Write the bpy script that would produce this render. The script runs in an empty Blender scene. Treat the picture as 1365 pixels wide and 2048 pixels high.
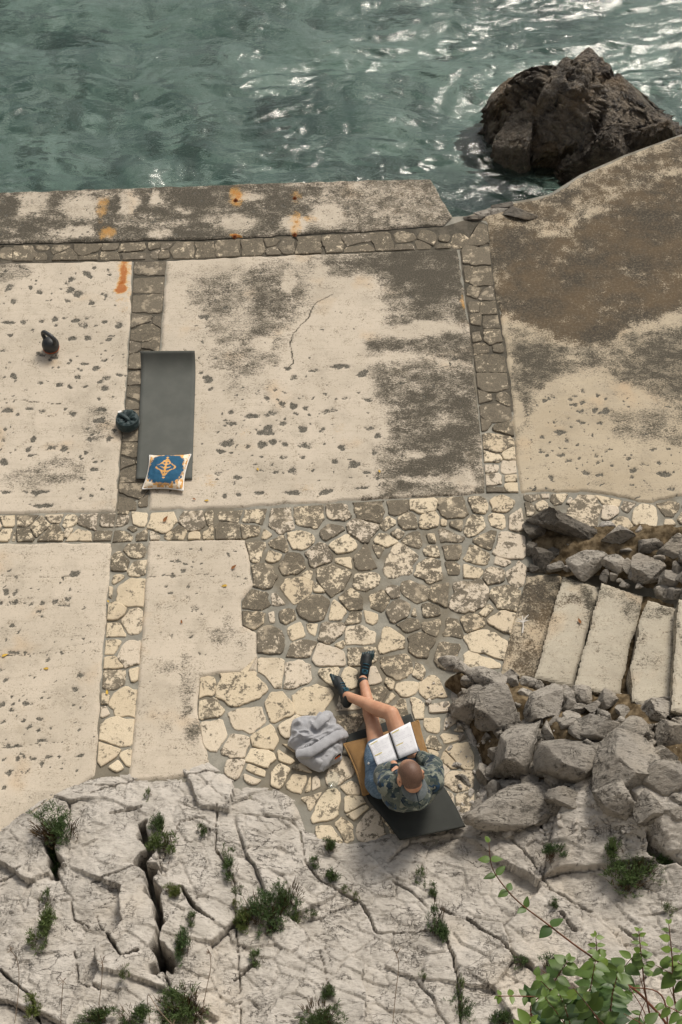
import bpy, bmesh, math, random
import numpy as np
from mathutils import Vector, Matrix
from mathutils.bvhtree import BVHTree

# ------------------------------------------------------------------ camera, sky, sun, exposure
SC = bpy.context.scene
COL = SC.collection
R = math.radians
CAM_H, CAM_DEP, FPX = 9.2, R(53.5), 2844.0        # 50 mm lens seen on a 1365 x 2048 frame
cam_data = bpy.data.cameras.new("camera")
cam = bpy.data.objects.new("camera", cam_data)
COL.objects.link(cam)
cam.location = (0, 0, CAM_H)
cam.rotation_euler = (R(90) - CAM_DEP, 0, 0)
cam_data.sensor_fit = 'VERTICAL'
cam_data.sensor_height = 36.0
cam_data.sensor_width = 24.0
cam_data.lens = FPX / 2048 * 36.0
cam_data.clip_end = 600
SC.camera = cam

SUN_ELEV, SUN_AZ = R(50), R(26)                   # azimuth to the right of +Y (the sea side)
world = bpy.data.worlds.new("World")
SC.world = world
world.use_nodes = True
wn = world.node_tree.nodes
wl = world.node_tree.links
bg = wn["Background"]
sky = wn.new("ShaderNodeTexSky")
sky.sky_type = 'NISHITA'
sky.sun_disc = False
sky.sun_elevation = SUN_ELEV
sky.sun_rotation = SUN_AZ
sky.air_density = 1.0
sky.dust_density = 4.0
sky.ozone_density = 1.0
hsv = wn.new("ShaderNodeHueSaturation")           # thin overcast: the blue is mostly washed out
hsv.inputs['Saturation'].default_value = 0.30
wl.new(sky.outputs[0], hsv.inputs['Color'])
wl.new(hsv.outputs[0], bg.inputs['Color'])
bg.inputs['Strength'].default_value = 0.061
sun_d = bpy.data.lights.new("sun", 'SUN')
sun_d.energy = 1.5
sun_d.angle = R(15)
sun_d.color = (1.0, 0.92, 0.81)
sun = bpy.data.objects.new("sun", sun_d)
COL.objects.link(sun)
sdir = Vector((math.sin(SUN_AZ) * math.cos(SUN_ELEV), math.cos(SUN_AZ) * math.cos(SUN_ELEV), math.sin(SUN_ELEV)))
sun.rotation_euler = sdir.to_track_quat('Z', 'Y').to_euler()
sun.location = (4, 20, 20)
SC.view_settings.view_transform = 'Standard'
SC.view_settings.look = 'None'
SC.view_settings.gamma = 1.0
SC.view_settings.exposure = 0.97
SC.render.engine = 'CYCLES'
SC.cycles.use_denoising = True
SC.cycles.max_bounces = 8
SC.cycles.transparent_max_bounces = 12
SC.cycles.sample_clamp_indirect = 6.0

# ------------------------------------------------------------------ helpers
CD, SD = math.cos(CAM_DEP), math.sin(CAM_DEP)
def P(px, py, z=0.0):
    """photo pixel -> point at height z"""
    x = (px - 682.5) / FPX; y = (1024 - py) / FPX
    dx, dy, dz = x, CD + y * SD, -SD + y * CD
    t = (z - CAM_H) / dz
    return Vector((dx * t, dy * t, z))
def RAY(px, py):
    x = (px - 682.5) / FPX; y = (1024 - py) / FPX
    return Vector((x, CD + y * SD, -SD + y * CD)).normalized()
def D(px, py, dist):
    return Vector((0, 0, CAM_H)) + RAY(px, py) * dist
def W2(pts, z=0.0):
    return np.array([tuple(P(a, b, z))[:2] for a, b in pts])

def _h(ix, iy, iz, seed):
    v = (ix.astype(np.int64) * 374761393 + iy.astype(np.int64) * 668265263 + iz.astype(np.int64) * 2147483647 + seed * 974711) & 0xFFFFFFFF
    v = ((v ^ (v >> 13)) * 1274126177) & 0xFFFFFFFF
    v = ((v ^ (v >> 16)) * 2246822519) & 0xFFFFFFFF
    v = v ^ (v >> 15)
    return v.astype(np.float64) / 4294967295.0
def vn3(x, y, z, seed=0):
    x = np.asarray(x, float); y = np.asarray(y, float) + 0 * x; z = np.asarray(z, float) + 0 * x
    ix, iy, iz = np.floor(x), np.floor(y), np.floor(z)
    fx, fy, fz = x - ix, y - iy, z - iz
    fx = fx * fx * fx * (fx * (fx * 6 - 15) + 10); fy = fy * fy * fy * (fy * (fy * 6 - 15) + 10); fz = fz * fz * fz * (fz * (fz * 6 - 15) + 10)
    def g(a, b, c): return _h(ix + a, iy + b, iz + c, seed)
    def L(a, b, t): return a + (b - a) * t
    return L(L(L(g(0,0,0), g(1,0,0), fx), L(g(0,1,0), g(1,1,0), fx), fy),
             L(L(g(0,0,1), g(1,0,1), fx), L(g(0,1,1), g(1,1,1), fx), fy), fz)
def vn2(x, y, seed=0):
    x = np.asarray(x, float); y = np.asarray(y, float) + 0 * x
    ix, iy = np.floor(x), np.floor(y); zz = np.zeros_like(ix)
    fx, fy = x - ix, y - iy
    fx = fx * fx * fx * (fx * (fx * 6 - 15) + 10); fy = fy * fy * fy * (fy * (fy * 6 - 15) + 10)
    a = _h(ix, iy, zz, seed); b = _h(ix + 1, iy, zz, seed); c = _h(ix, iy + 1, zz, seed); d = _h(ix + 1, iy + 1, zz, seed)
    return (a + (b - a) * fx) * (1 - fy) + (c + (d - c) * fx) * fy
def fbm2(x, y, o=4, seed=0, gain=0.5):
    s = 0; a = 1; t = 0
    for k in range(o):
        s = s + a * (vn2(x, y, seed + k * 17) - .5) * 2; t += a
        x = x * 2.03 + 3.1; y = y * 2.03 - 1.7; a *= gain
    return s / t
def fbm3(x, y, z, o=4, seed=0, gain=0.5):
    s = 0; a = 1; t = 0
    for k in range(o):
        s = s + a * (vn3(x, y, z, seed + k * 17) - .5) * 2; t += a
        x = x * 2.03 + 3.1; y = y * 2.03 - 1.7; z = z * 2.03 + .6; a *= gain
    return s / t
def worley2(x, y, seed=0):
    """F1, F2, id random, and offset from the nearest feature point"""
    x = np.asarray(x, float); y = np.asarray(y, float)
    ix, iy = np.floor(x), np.floor(y)
    f1 = np.full(x.shape, 9.); f2 = np.full(x.shape, 9.); cid = np.zeros(x.shape); ox = np.zeros(x.shape); oy = np.zeros(x.shape)
    zz = np.zeros_like(ix)
    for a in (-1, 0, 1):
        for b in (-1, 0, 1):
            jx = _h(ix + a, iy + b, zz, seed); jy = _h(ix + a, iy + b, zz, seed + 5)
            dx = x - (ix + a + jx); dy = y - (iy + b + jy)
            d = np.sqrt(dx * dx + dy * dy)
            r = _h(ix + a, iy + b, zz, seed + 9)
            near = d < f1
            f2 = np.where(near, f1, np.minimum(f2, d))
            cid = np.where(near, r, cid); ox = np.where(near, dx, ox); oy = np.where(near, dy, oy)
            f1 = np.where(near, d, f1)
    return f1, f2, cid, ox, oy
def sstep(a, b, x):
    t = np.clip((x - a) / (b - a), 0, 1)
    return t * t * (3 - 2 * t)

def poly_dist(px, py, poly, closed=True):
    """unsigned distance, nearest point and inside flag for arrays of points"""
    poly = np.asarray(poly, float)
    n = len(poly); best = np.full(px.shape, 1e9); qx = np.zeros(px.shape); qy = np.zeros(px.shape)
    inside = np.zeros(px.shape, bool)
    for i in range(n if closed else n - 1):
        ax, ay = poly[i]; bx, by = poly[(i + 1) % n]
        ex, ey = bx - ax, by - ay
        t = np.clip(((px - ax) * ex + (py - ay) * ey) / max(ex * ex + ey * ey, 1e-12), 0, 1)
        cx, cy = ax + t * ex, ay + t * ey
        d = (px - cx) ** 2 + (py - cy) ** 2
        m = d < best
        best = np.where(m, d, best); qx = np.where(m, cx, qx); qy = np.where(m, cy, qy)
        if closed and ay != by:
            c = ((ay > py) != (by > py)) & (px < (bx - ax) * (py - ay) / (by - ay) + ax)
            inside ^= c
    return np.sqrt(best), qx, qy, inside
def sdist(px, py, poly):
    d, _, _, ins = poly_dist(px, py, poly)
    return np.where(ins, d, -d)
def rough_poly(poly, amp=0.008, step=0.03, seed=0):
    """densify a polygon and give it an uneven edge"""
    poly = np.asarray(poly, float); out = []
    n = len(poly)
    for i in range(n):
        a, b = poly[i], poly[(i + 1) % n]
        k = max(1, min(200, int(np.linalg.norm(b - a) / step)))
        for j in range(k):
            out.append(a + (b - a) * j / k)
    out = np.array(out)
    nx = fbm2(out[:, 0] * 9, out[:, 1] * 9, 3, seed); ny = fbm2(out[:, 0] * 9 + 31, out[:, 1] * 9, 3, seed + 3)
    return out + np.stack([nx, ny], 1) * amp * 2

def mk_mesh(name, verts, faces, smooth=False):
    me = bpy.data.meshes.new(name)
    me.from_pydata(np.asarray(verts, float).tolist() if not isinstance(verts, list) else verts, [], faces if isinstance(faces, list) else faces.tolist())
    if smooth:
        me.polygons.foreach_set('use_smooth', [True] * len(me.polygons))
    me.update()
    return me
def link(name, data, mat=None, parent=None):
    o = bpy.data.objects.new(name, data)
    COL.objects.link(o)
    if mat is not None and data is not None and not data.materials:
        data.materials.append(mat)
    if parent is not None:
        o.parent = parent
    return o
def mobj(name, verts, faces, mat=None, parent=None, smooth=False):
    return link(name, mk_mesh(name, verts, faces, smooth), mat, parent)
def tag(o, label=None, cat=None, group=None, kind=None):
    if label: o["label"] = label
    if cat: o["category"] = cat
    if group: o["group"] = group
    if kind: o["kind"] = kind
    return o
def thing(name, loc, label, cat, group=None):
    o = bpy.data.objects.new(name, None); COL.objects.link(o)
    o.location = loc; o.empty_display_size = 0.1
    return tag(o, label, cat, group)
def set_attr(me, name, arr):
    arr = np.asarray(arr, np.float32)
    if arr.ndim == 1:
        a = me.attributes.new(name, 'FLOAT', 'POINT'); a.data.foreach_set('value', arr)
    else:
        a = me.attributes.new(name, 'FLOAT_COLOR', 'POINT'); a.data.foreach_set('color', arr.ravel())

def grid_poly(xs, ys, poly=None, cull=None):
    """grid over xs, ys cut to a polygon; rim vertices are snapped to its edge"""
    X, Y = np.meshgrid(xs, ys, indexing='xy')
    nx, ny = len(xs), len(ys)
    idx = np.arange(nx * ny).reshape(ny, nx)
    X = X.ravel().copy(); Y = Y.ravel().copy(); rim = np.zeros(len(X))
    keep = np.ones(len(X), bool)
    if poly is not None:
        d, qx, qy, ins = poly_dist(X, Y, poly)
        hx = np.max(np.diff(xs)) if len(xs) > 1 else 1
        hloc = np.tile(np.gradient(xs), ny) ; hloc = np.maximum(hloc, np.repeat(np.gradient(ys), nx))
        keep = ins | (d < hloc * 0.75)
        sn = keep & ~ins
        X[sn] = qx[sn]; Y[sn] = qy[sn]
        rim = np.where(ins, d, 0.0)
    f = np.stack([idx[:-1, :-1].ravel(), idx[:-1, 1:].ravel(), idx[1:, 1:].ravel(), idx[1:, :-1].ravel()], 1)
    f = f[keep[f].all(1)]
    used = np.zeros(len(X), bool); used[f.ravel()] = True
    remap = np.cumsum(used) - 1
    return X[used], Y[used], rim[used], remap[f]

# ------------------------------------------------------------------ materials
class NT:
    def __init__(self, name):
        self.m = bpy.data.materials.new(name); self.m.use_nodes = True
        self.n = self.m.node_tree.nodes; self.l = self.m.node_tree.links
        self.b = self.n["Principled BSDF"]
        self.out = self.n["Material Output"]
        self.geo = None
    def node(self, t, **k):
        o = self.n.new(t)
        for a, v in k.items(): setattr(o, a, v)
        return o
    def put(self, sock, v):
        if hasattr(v, 'is_linked') or isinstance(v, bpy.types.NodeSocket): self.l.new(v, sock)
        else:
            if isinstance(v, (tuple, list)) and len(v) == 3 and sock.type == 'RGBA': v = (*v, 1)
            sock.default_value = v
    def pos(self):
        if self.geo is None: self.geo = self.node("ShaderNodeNewGeometry")
        return self.geo.outputs['Position']
    def obj(self):
        return self.node("ShaderNodeTexCoord").outputs['Object']
    def vscale(self, v, s):
        o = self.node("ShaderNodeMapping"); self.l.new(v, o.inputs[0])
        o.inputs['Scale'].default_value = s if isinstance(s, (tuple, list)) else (s, s, s)
        return o.outputs[0]
    def rotz(self, v, a, s=(1, 1, 1)):
        o = self.node("ShaderNodeMapping"); self.l.new(v, o.inputs[0])
        o.inputs['Rotation'].default_value = (0, 0, a); o.inputs['Scale'].default_value = s
        return o.outputs[0]
    def noise(self, vec, scale, detail=6, rough=0.6, dist=0.0):
        o = self.node("ShaderNodeTexNoise"); self.l.new(vec, o.inputs['Vector'])
        o.inputs['Scale'].default_value = scale; o.inputs['Detail'].default_value = detail
        o.inputs['Roughness'].default_value = rough; o.inputs['Distortion'].default_value = dist
        return o.outputs['Fac']
    def noisec(self, vec, scale, detail=3):
        o = self.node("ShaderNodeTexNoise"); self.l.new(vec, o.inputs['Vector'])
        o.inputs['Scale'].default_value = scale; o.inputs['Detail'].default_value = detail
        return o.outputs['Color']
    def vor(self, vec, scale, feature='F1', out='Distance', rnd=1.0):
        o = self.node("ShaderNodeTexVoronoi", feature=feature); self.l.new(vec, o.inputs['Vector'])
        o.inputs['Scale'].default_value = scale; o.inputs['Randomness'].default_value = rnd
        return o.outputs[out]
    def math(self, op, a, b=0.0, clamp=False):
        o = self.node("ShaderNodeMath", operation=op, use_clamp=clamp)
        self.put(o.inputs[0], a); self.put(o.inputs[1], b)
        return o.outputs[0]
    def ramp(self, v, a, b, lo=0.0, hi=1.0):
        o = self.node("ShaderNodeMapRange", interpolation_type='SMOOTHSTEP')
        self.put(o.inputs[0], v); o.inputs[1].default_value = a; o.inputs[2].default_value = b
        o.inputs[3].default_value = lo; o.inputs[4].default_value = hi
        return o.outputs[0]
    def mix(self, f, a, b, mode='MIX'):
        o = self.node("ShaderNodeMix", data_type='RGBA', blend_type=mode)
        self.put(o.inputs[0], f); self.put(o.inputs[6], a); self.put(o.inputs[7], b)
        return o.outputs[2]
    def attr(self, name, kind='GEOMETRY'):
        o = self.node("ShaderNodeAttribute", attribute_type=kind, attribute_name=name)
        return o
    def bump(self, h, strength=0.4, dist=0.01, normal=None):
        o = self.node("ShaderNodeBump"); self.put(o.inputs['Height'], h)
        o.inputs['Strength'].default_value = strength; o.inputs['Distance'].default_value = dist
        if normal is not None: self.l.new(normal, o.inputs['Normal'])
        self.l.new(o.outputs[0], self.b.inputs['Normal'])
        return o.outputs[0]
    def done(self, color=None, rough=0.9, spec=0.3):
        if color is not None: self.put(self.b.inputs['Base Color'], color)
        self.put(self.b.inputs['Roughness'], rough)
        self.b.inputs['Specular IOR Level'].default_value = spec
        return self.m

def m_concrete(name, base=(.545, .475, .38), base2=(.47, .41, .325)):
    t = NT(name); p = t.pos()
    st = t.attr("stain")
    sep = t.node("ShaderNodeSeparateColor"); t.l.new(st.outputs['Color'], sep.inputs[0])
    Rk, Gr, Bb, Ap = sep.outputs[0], sep.outputs[1], sep.outputs[2], st.outputs['Alpha']
    big = t.noise(p, 1.3, 4, .6)
    mid = t.noise(p, 9, 6, .65)
    fine = t.noise(p, 75, 6, .75)
    grit = t.noise(p, 260, 3, .6)
    streak = t.noise(t.vscale(p, (2.2, 42, 1)), 1.0, 5, .6)
    c = t.mix(t.ramp(big, .35, .68), base, base2)
    c = t.mix(t.ramp(mid, .45, .8, 0, .45), c, (.58, .50, .38))
    c = t.mix(t.ramp(streak, .5, .78, 0, .45), c, (.37, .32, .245))
    c = t.mix(t.ramp(t.noise(p, 2.3, 3, .5), .58, .75, 0, .5), c, (.50, .36, .22))
    c = t.mix(t.ramp(grit, .40, .72, 0, .42), c, (.24, .205, .155))
    c = t.mix(t.ramp(t.noise(p, 3.4, 7, .72), .48, .68, 0, .38), c, (.27, .235, .18))
    # brown algae
    b = t.math('ADD', t.math('MULTIPLY', Bb, t.ramp(t.noise(p, 2.7, 6, .66, .4), .32, .60, .80, 1.12)), t.math('MULTIPLY', t.math('ADD', t.math('SUBTRACT', t.math('ADD', mid, fine), 1.0), t.math('SUBTRACT', t.noise(p, 55, 7, .82), .5)), 2.0))
    alg = t.mix(t.ramp(t.noise(p, 2.1, 6, .7), .36, .62), (.088, .062, .036), (.040, .034, .026))
    alg = t.mix(t.ramp(t.noise(p, 45, 7, .8), .46, .70, 0, .7), alg, (.20, .165, .115))
    c = t.mix(t.ramp(b, .16, .74, 0, .96), c, alg)
    # grey film and black lichen, both broken by fractal noise
    sp = t.vscale(p, (1, 1.5, 1))
    low = t.math('ADD', t.math('MULTIPLY', t.math('SUBTRACT', t.noise(sp, 5, 6, .66), .5), 2.2), t.math('MULTIPLY', t.math('SUBTRACT', t.noise(sp, 48, 7, .8), .5), 4.2))
    hig = t.math('ADD', t.math('MULTIPLY', t.math('SUBTRACT', t.noise(sp, 9, 8, .78, .3), .5), 2.6), t.math('MULTIPLY', t.math('SUBTRACT', t.noise(sp, 62, 6, .8), .5), 3.4))
    patch = t.ramp(t.noise(sp, 3.1, 5, .62, .4), .34, .62, .68, 1.25)
    Rk = t.math('MULTIPLY', Rk, patch)
    film = t.math('ADD', t.math('MULTIPLY', Rk, 1.15), low)
    c = t.mix(t.ramp(film, .34, .66, 0, .76), c, t.mix(t.ramp(fine, .38, .64), (.088, .078, .058), (.20, .175, .132)))
    d = t.math('ADD', t.math('MULTIPLY', Rk, .98), hig)
    c = t.mix(t.ramp(d, .44, .70, 0, .92), c, t.mix(t.ramp(fine, .4, .66), (.045, .040, .030), (.105, .092, .070)))
    # little loose specks everywhere
    spk = t.math('ADD', t.vor(p, 26, out='Distance'), t.math('MULTIPLY', mid, .35))
    c = t.mix(t.ramp(spk, .17, .23, .8, 0), c, (.07, .063, .050))
    # pits
    pt = t.math('ADD', Ap, t.math('ADD', t.math('MULTIPLY', t.math('SUBTRACT', fine, .5), 2.0), t.math('MULTIPLY', t.math('SUBTRACT', t.noise(p, 24, 5, .7), .5), 1.6)))
    c = t.mix(t.ramp(pt, .26, .56, 0, .94), c, t.mix(t.ramp(t.noise(p, 120, 4, .7), .42, .62), (.040, .038, .030), (.18, .165, .135)))
    # rust
    r = t.math('ADD', Gr, t.math('ADD', t.math('MULTIPLY', t.math('SUBTRACT', mid, .5), 1.4), t.math('MULTIPLY', t.math('SUBTRACT', fine, .5), 1.2)))
    r = t.math('MULTIPLY', r, t.ramp(Gr, .02, .2))
    c = t.mix(t.ramp(r, .15, .8, 0, .9), c, t.mix(t.ramp(r, .45, .95), (.55, .31, .09), (.33, .10, .015)))
    h = t.math('ADD', t.math('MULTIPLY', fine, .5), t.math('ADD', t.math('MULTIPLY', grit, .3), t.math('MULTIPLY', t.ramp(d, .4, .7), .25)))
    t.bump(h, .42, .006)
    return t.done(c, .93, .2)

def m_flag():
    t = NT("flagstone"); p = t.pos()
    dk = t.attr("dark", 'OBJECT').outputs['Fac']
    oi = t.node("ShaderNodeObjectInfo"); rnd = oi.outputs['Random']
    n1 = t.noise(p, 11, 7, .7, .4); n2 = t.noise(p, 42, 7, .76); n3 = t.noise(p, 130, 5, .7)
    c = t.mix(rnd, (.62, .53, .385), (.52, .43, .30))
    c = t.mix(t.ramp(t.math('FRACT', t.math('MULTIPLY', rnd, 7.31)), .5, 1), c, (.55, .475, .375))
    c = t.mix(t.ramp(n2, .5, .75, 0, .5), c, (.46, .36, .22))
    c = t.mix(t.ramp(n3, .46, .70, 0, .5), c, (.31, .255, .18))
    c = t.mix(t.ramp(t.noise(p, 4.5, 5, .6), .5, .7, 0, .45), c, (.38, .315, .225))
    m = t.math('ADD', t.math('ADD', t.math('MULTIPLY', dk, .80), .13), t.math('MULTIPLY', t.math('SUBTRACT', n1, .5), 3.6))
    m = t.math('ADD', m, t.math('MULTIPLY', t.math('SUBTRACT', n2, .5), 3.0))
    dark = t.mix(t.ramp(n2, .36, .66), (.036, .031, .023), (.115, .098, .072))
    dark = t.mix(t.ramp(n3, .50, .72, 0, .75), dark, (.30, .25, .17))
    dark = t.mix(t.math('MULTIPLY', t.math('FRACT', t.math('MULTIPLY', rnd, 13.7)), .38), dark, (.17, .145, .108))
    dark = t.mix(t.ramp(t.noise(p, 6, 6, .7), .54, .62, 0, .75), dark, (.34, .285, .205))
    c = t.mix(t.ramp(m, .42, .72, 0, .93), c, dark)
    t.bump(t.math('ADD', t.math('MULTIPLY', n1, .8), t.math('ADD', t.math('MULTIPLY', n2, .55), t.math('MULTIPLY', n3, .22))), .5, .012)
    return t.done(c, .9, .25)

def m_mortar(a=(.215, .205, .172), b=(.285, .268, .222), d=(.145, .122, .085), name='mortar'):
    t = NT(name); p = t.pos()
    n1 = t.noise(p, 7, 5, .6); n2 = t.noise(p, 60, 6, .7); n0 = t.noise(p, 1.5, 4, .6)
    c = t.mix(t.ramp(n1, .4, .65), a, b)
    c = t.mix(t.ramp(n0, .46, .60, 0, .75), c, d)
    c = t.mix(t.ramp(n2, .5, .72, 0, .6), c, (.16, .145, .115))
    t.bump(t.math('ADD', t.math('MULTIPLY', n1, .6), n2), .5, .008)
    return t.done(c, .92, .2)

def m_rock(name, light=(.475, .43, .37), mid=(.37, .335, .29), warm=(.52, .43, .33), dark=(.085, .078, .066), darkamt=.62, crack=.5, bd=.014, vary=0.0):
    t = NT(name); p = t.pos()
    pa = t.rotz(p, .6, (1, 2.3, 1.3))
    n0 = t.noise(p, 1.1, 4, .6); n1 = t.noise(p, 5, 8, .66, .3); n2 = t.noise(pa, 22, 8, .7); n3 = t.noise(p, 110, 5, .7)
    c = t.mix(t.ramp(n1, .38, .64), mid, light)
    c = t.mix(t.ramp(n0, .50, .70, 0, .6), c, warm)
    c = t.mix(t.ramp(n2, .36, .50, .5, 0), c, t.mix(.5, mid, dark))
    c = t.mix(t.ramp(n3, .50, .75, 0, .35), c, mid)
    lich = t.math('ADD', t.math('MULTIPLY', n1, .6), t.math('MULTIPLY', n2, .55))
    c = t.mix(t.ramp(lich, darkamt, darkamt + .10, 0, .75), c, dark)
    rn = t.node('ShaderNodeObjectInfo').outputs['Random']
    c = t.mix(t.math('MULTIPLY', rn, vary), c, dark)
    # hairline cracks
    def line(vec, scale, w, det, gate):
        n = t.noise(vec, scale, det, .55, .5)
        return t.math('MULTIPLY', t.ramp(t.math('ABSOLUTE', t.math('SUBTRACT', n, .5)), 0, w, 1, 0), gate)
    g1 = t.ramp(t.noise(p, 3.3, 4, .6), .47, .60); g2 = t.ramp(t.noise(p, 5.7, 4, .6), .49, .62)
    k1 = line(t.rotz(p, .55, (.8, 2.0, 1.2)), 4.5, .012, 6, g1)
    k2 = line(t.rotz(p, -.35, (2.1, .9, 1.2)), 7.0, .013, 5, g2)
    k3 = line(t.rotz(p, .75, (1.0, 2.8, 1.4)), 15.0, .020, 5, g2)
    k = t.math('MAXIMUM', k1, t.math('MAXIMUM', k2, t.math('MULTIPLY', k3, .8)))
    c = t.mix(t.math('MULTIPLY', k, crack), c, (.055, .048, .038))
    h = t.math('ADD', t.math('MULTIPLY', n1, 1.0), t.math('ADD', t.math('MULTIPLY', n2, 1.2), t.math('MULTIPLY', n3, .30)))
    h = t.math('SUBTRACT', h, t.math('MULTIPLY', k, .7))
    t.bump(h, .85, bd)
    return t.done(c, .92, .2)

def m_plain(name, col, col2=None, scale=20, rough=.7, spec=.3, bump=.0, bscale=200, sheen=0):
    t = NT(name); p = t.obj()
    c = col
    if col2 is not None: c = t.mix(t.ramp(t.noise(p, scale, 5, .6), .35, .68), col, col2)
    if bump: t.bump(t.noise(p, bscale, 4, .6), bump, .004)
    if sheen: t.b.inputs['Sheen Weight'].default_value = sheen
    return t.done(c, rough, spec)

M = {}
M['slab'] = m_concrete("weathered_concrete")
M['ramp'] = m_concrete("ramp_concrete", (.45, .38, .275), (.385, .32, .225))
M['step'] = m_concrete("step_concrete", (.47, .425, .335), (.40, .36, .285))
M['flag'] = m_flag()
M['mortar'] = m_mortar()
M['mortar_dark'] = m_mortar((.065, .058, .044), (.115, .10, .076), (.05, .043, .032), 'dark_mortar')
M['rock'] = m_rock("limestone", (.505, .466, .412), (.40, .367, .32), (.53, .462, .372), (.09, .082, .07), .67, .85, .016)
M['boulder'] = m_rock("grey_limestone", (.46, .42, .36), (.33, .30, .257), (.47, .405, .315), (.05, .045, .037), .60, .9, .022, .35)
M['darkrock'] = m_rock("dark_rock", (.215, .195, .165), (.125, .11, .09), (.25, .19, .12), (.04, .036, .03), .55, .6)
M['earth'] = m_plain("earth_mortar", (.060, .042, .022), (.185, .14, .085), 18, .95, .1, .9, 45)
# ------------------------------------------------------------------ sea, seabed, quay
SEA_Z = -0.7
def stretch(a, b, step, far, growth=1.35):
    v = list(np.arange(a, b + step * .5, step)); lo, hi = v[0], v[-1]; s = step
    while hi < far[1]:
        s *= growth; hi += s; v.append(hi)
    s = step
    while lo > far[0]:
        s *= growth; lo -= s; v.insert(0, lo)
    return np.array(v)

def waves(x, y):
    wx = x + .25 * fbm2(x * .7, y * .7, 3, 91); wy = y + .25 * fbm2(x * .7 + 9, y * .7, 3, 92)
    h = .060 * fbm2(wx * .75, wy * 1.7, 3, 11)
    a = 1 - np.abs(fbm2(wx * 1.7, wy * 3.6, 3, 21))
    h += .022 * a * a
    b = 1 - np.abs(fbm2(wx * 4.2 + .4 * wy, wy * 7.5, 3, 22))
    h += .0075 * b * b
    h += .0016 * fbm2(wx * 15, wy * 21, 2, 23)
    # ripples thrown back by the rock
    c = P(1165, 250, SEA_Z); r = np.hypot(x - c.x, y - c.y)
    h += .003 * np.sin(r * 24 + 2.2 * fbm2(x * 2, y * 2, 3, 24)) * np.exp(-((r - 1.15) / .75) ** 2)
    return h
xs = stretch(-4.4, 4.4, .022, (-160, 160)); ys = stretch(8.2, 15.2, .022, (-30, 260))
X, Y, rim, F = grid_poly(xs, ys)
fade = sstep(22, 14, Y) * sstep(10, 5.5, np.abs(X))
Z = SEA_Z - .03 + waves(X, Y) * fade
t = NT("sea_water"); p = t.pos()
mp = t.vscale(p, (1, 1.6, 1))
t.b.inputs['Transmission Weight'].default_value = 1.0
t.b.inputs['IOR'].default_value = 1.33
t.b.inputs['Roughness'].default_value = .085
t.b.inputs['Base Color'].default_value = (.54, .71, .655, 1)
t.bump(t.math('ADD', t.noise(mp, 9, 3, .5, .6), t.math('MULTIPLY', t.noise(mp, 34, 3, .5, .5), .5)), .20, .03)
# suspended silt: a little of the light comes back from the water itself
dif = t.node("ShaderNodeBsdfDiffuse"); t.put(dif.inputs['Color'], t.mix(t.ramp(t.noise(mp, 1.2, 4, .6, .8), .35, .65), (.04, .085, .078), (.095, .145, .13)))
mx = t.node("ShaderNodeMixShader"); mx.inputs[0].default_value = .12
t.l.new(t.b.outputs[0], mx.inputs[1]); t.l.new(dif.outputs[0], mx.inputs[2]); t.l.new(mx.outputs[0], t.out.inputs['Surface'])
tag(mobj("sea", np.stack([X, Y, Z], 1), F, t.m, smooth=True), kind='structure')

xs = stretch(-5, 5, .08, (-160, 160)); ys = stretch(8, 16, .08, (-30, 260))
X, Y, rim, F = grid_poly(xs, ys)
Z = -2.1 + .28 * fbm2(X * .9, Y * .9, 4, 41) + .22 * np.maximum(0, fbm2(X * 1.6, Y * 1.6, 3, 43)) - .08 * np.clip(Y - 10, 0, 20)
t = NT("seabed"); p = t.pos()
c = t.mix(t.ramp(t.noise(p, 1.1, 6, .65, .5), .36, .62), (.070, .115, .095), (.37, .42, .38))
c = t.mix(t.ramp(t.noise(p, 5, 6, .7), .50, .60, 0, .85), c, (.56, .58, .53))
c = t.mix(t.ramp(t.noise(p, 2.6, 5, .65), .52, .62, 0, .9), c, (.030, .045, .032))
c = t.mix(t.ramp(t.noise(p, 14, 4, .6), .52, .62, 0, .6), c, (.05, .075, .06))
t.done(c, .95, .1)
tag(mobj("seabed", np.stack([X, Y, Z], 1), F, t.m, smooth=True), kind='structure')

def prism(poly, z0, z1):
    poly = [tuple(q) for q in poly]; n = len(poly)
    v = [(x, y, z0) for x, y in poly] + [(x, y, z1) for x, y in poly]
    f = [tuple(range(n, 2 * n)), tuple(range(n - 1, -1, -1))] + [(i, (i + 1) % n, n + (i + 1) % n, n + i) for i in range(n)]
    return v, f

# terrace block: the mortar bed everything lies in
tz = -0.014
terr_px = [(-300, 394), (0, 387), (300, 376), (600, 366), (858, 359), (903, 434), (935, 432), (1000, 408), (1060, 398), (1100, 388), (1160, 350), (1250, 310), (1365, 268), (1700, 150)]
terr = [tuple(P(a, b, tz))[:2] for a, b in terr_px]
terr = [(-14, terr[0][1] - .4)] + terr + [(14, 16), (14, 1.5), (-14, 1.5)]
v, f = prism(terr[::-1], -3.2, tz)
TERR = tag(mobj("terrace", v, f, M['mortar']), kind='structure')

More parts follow.
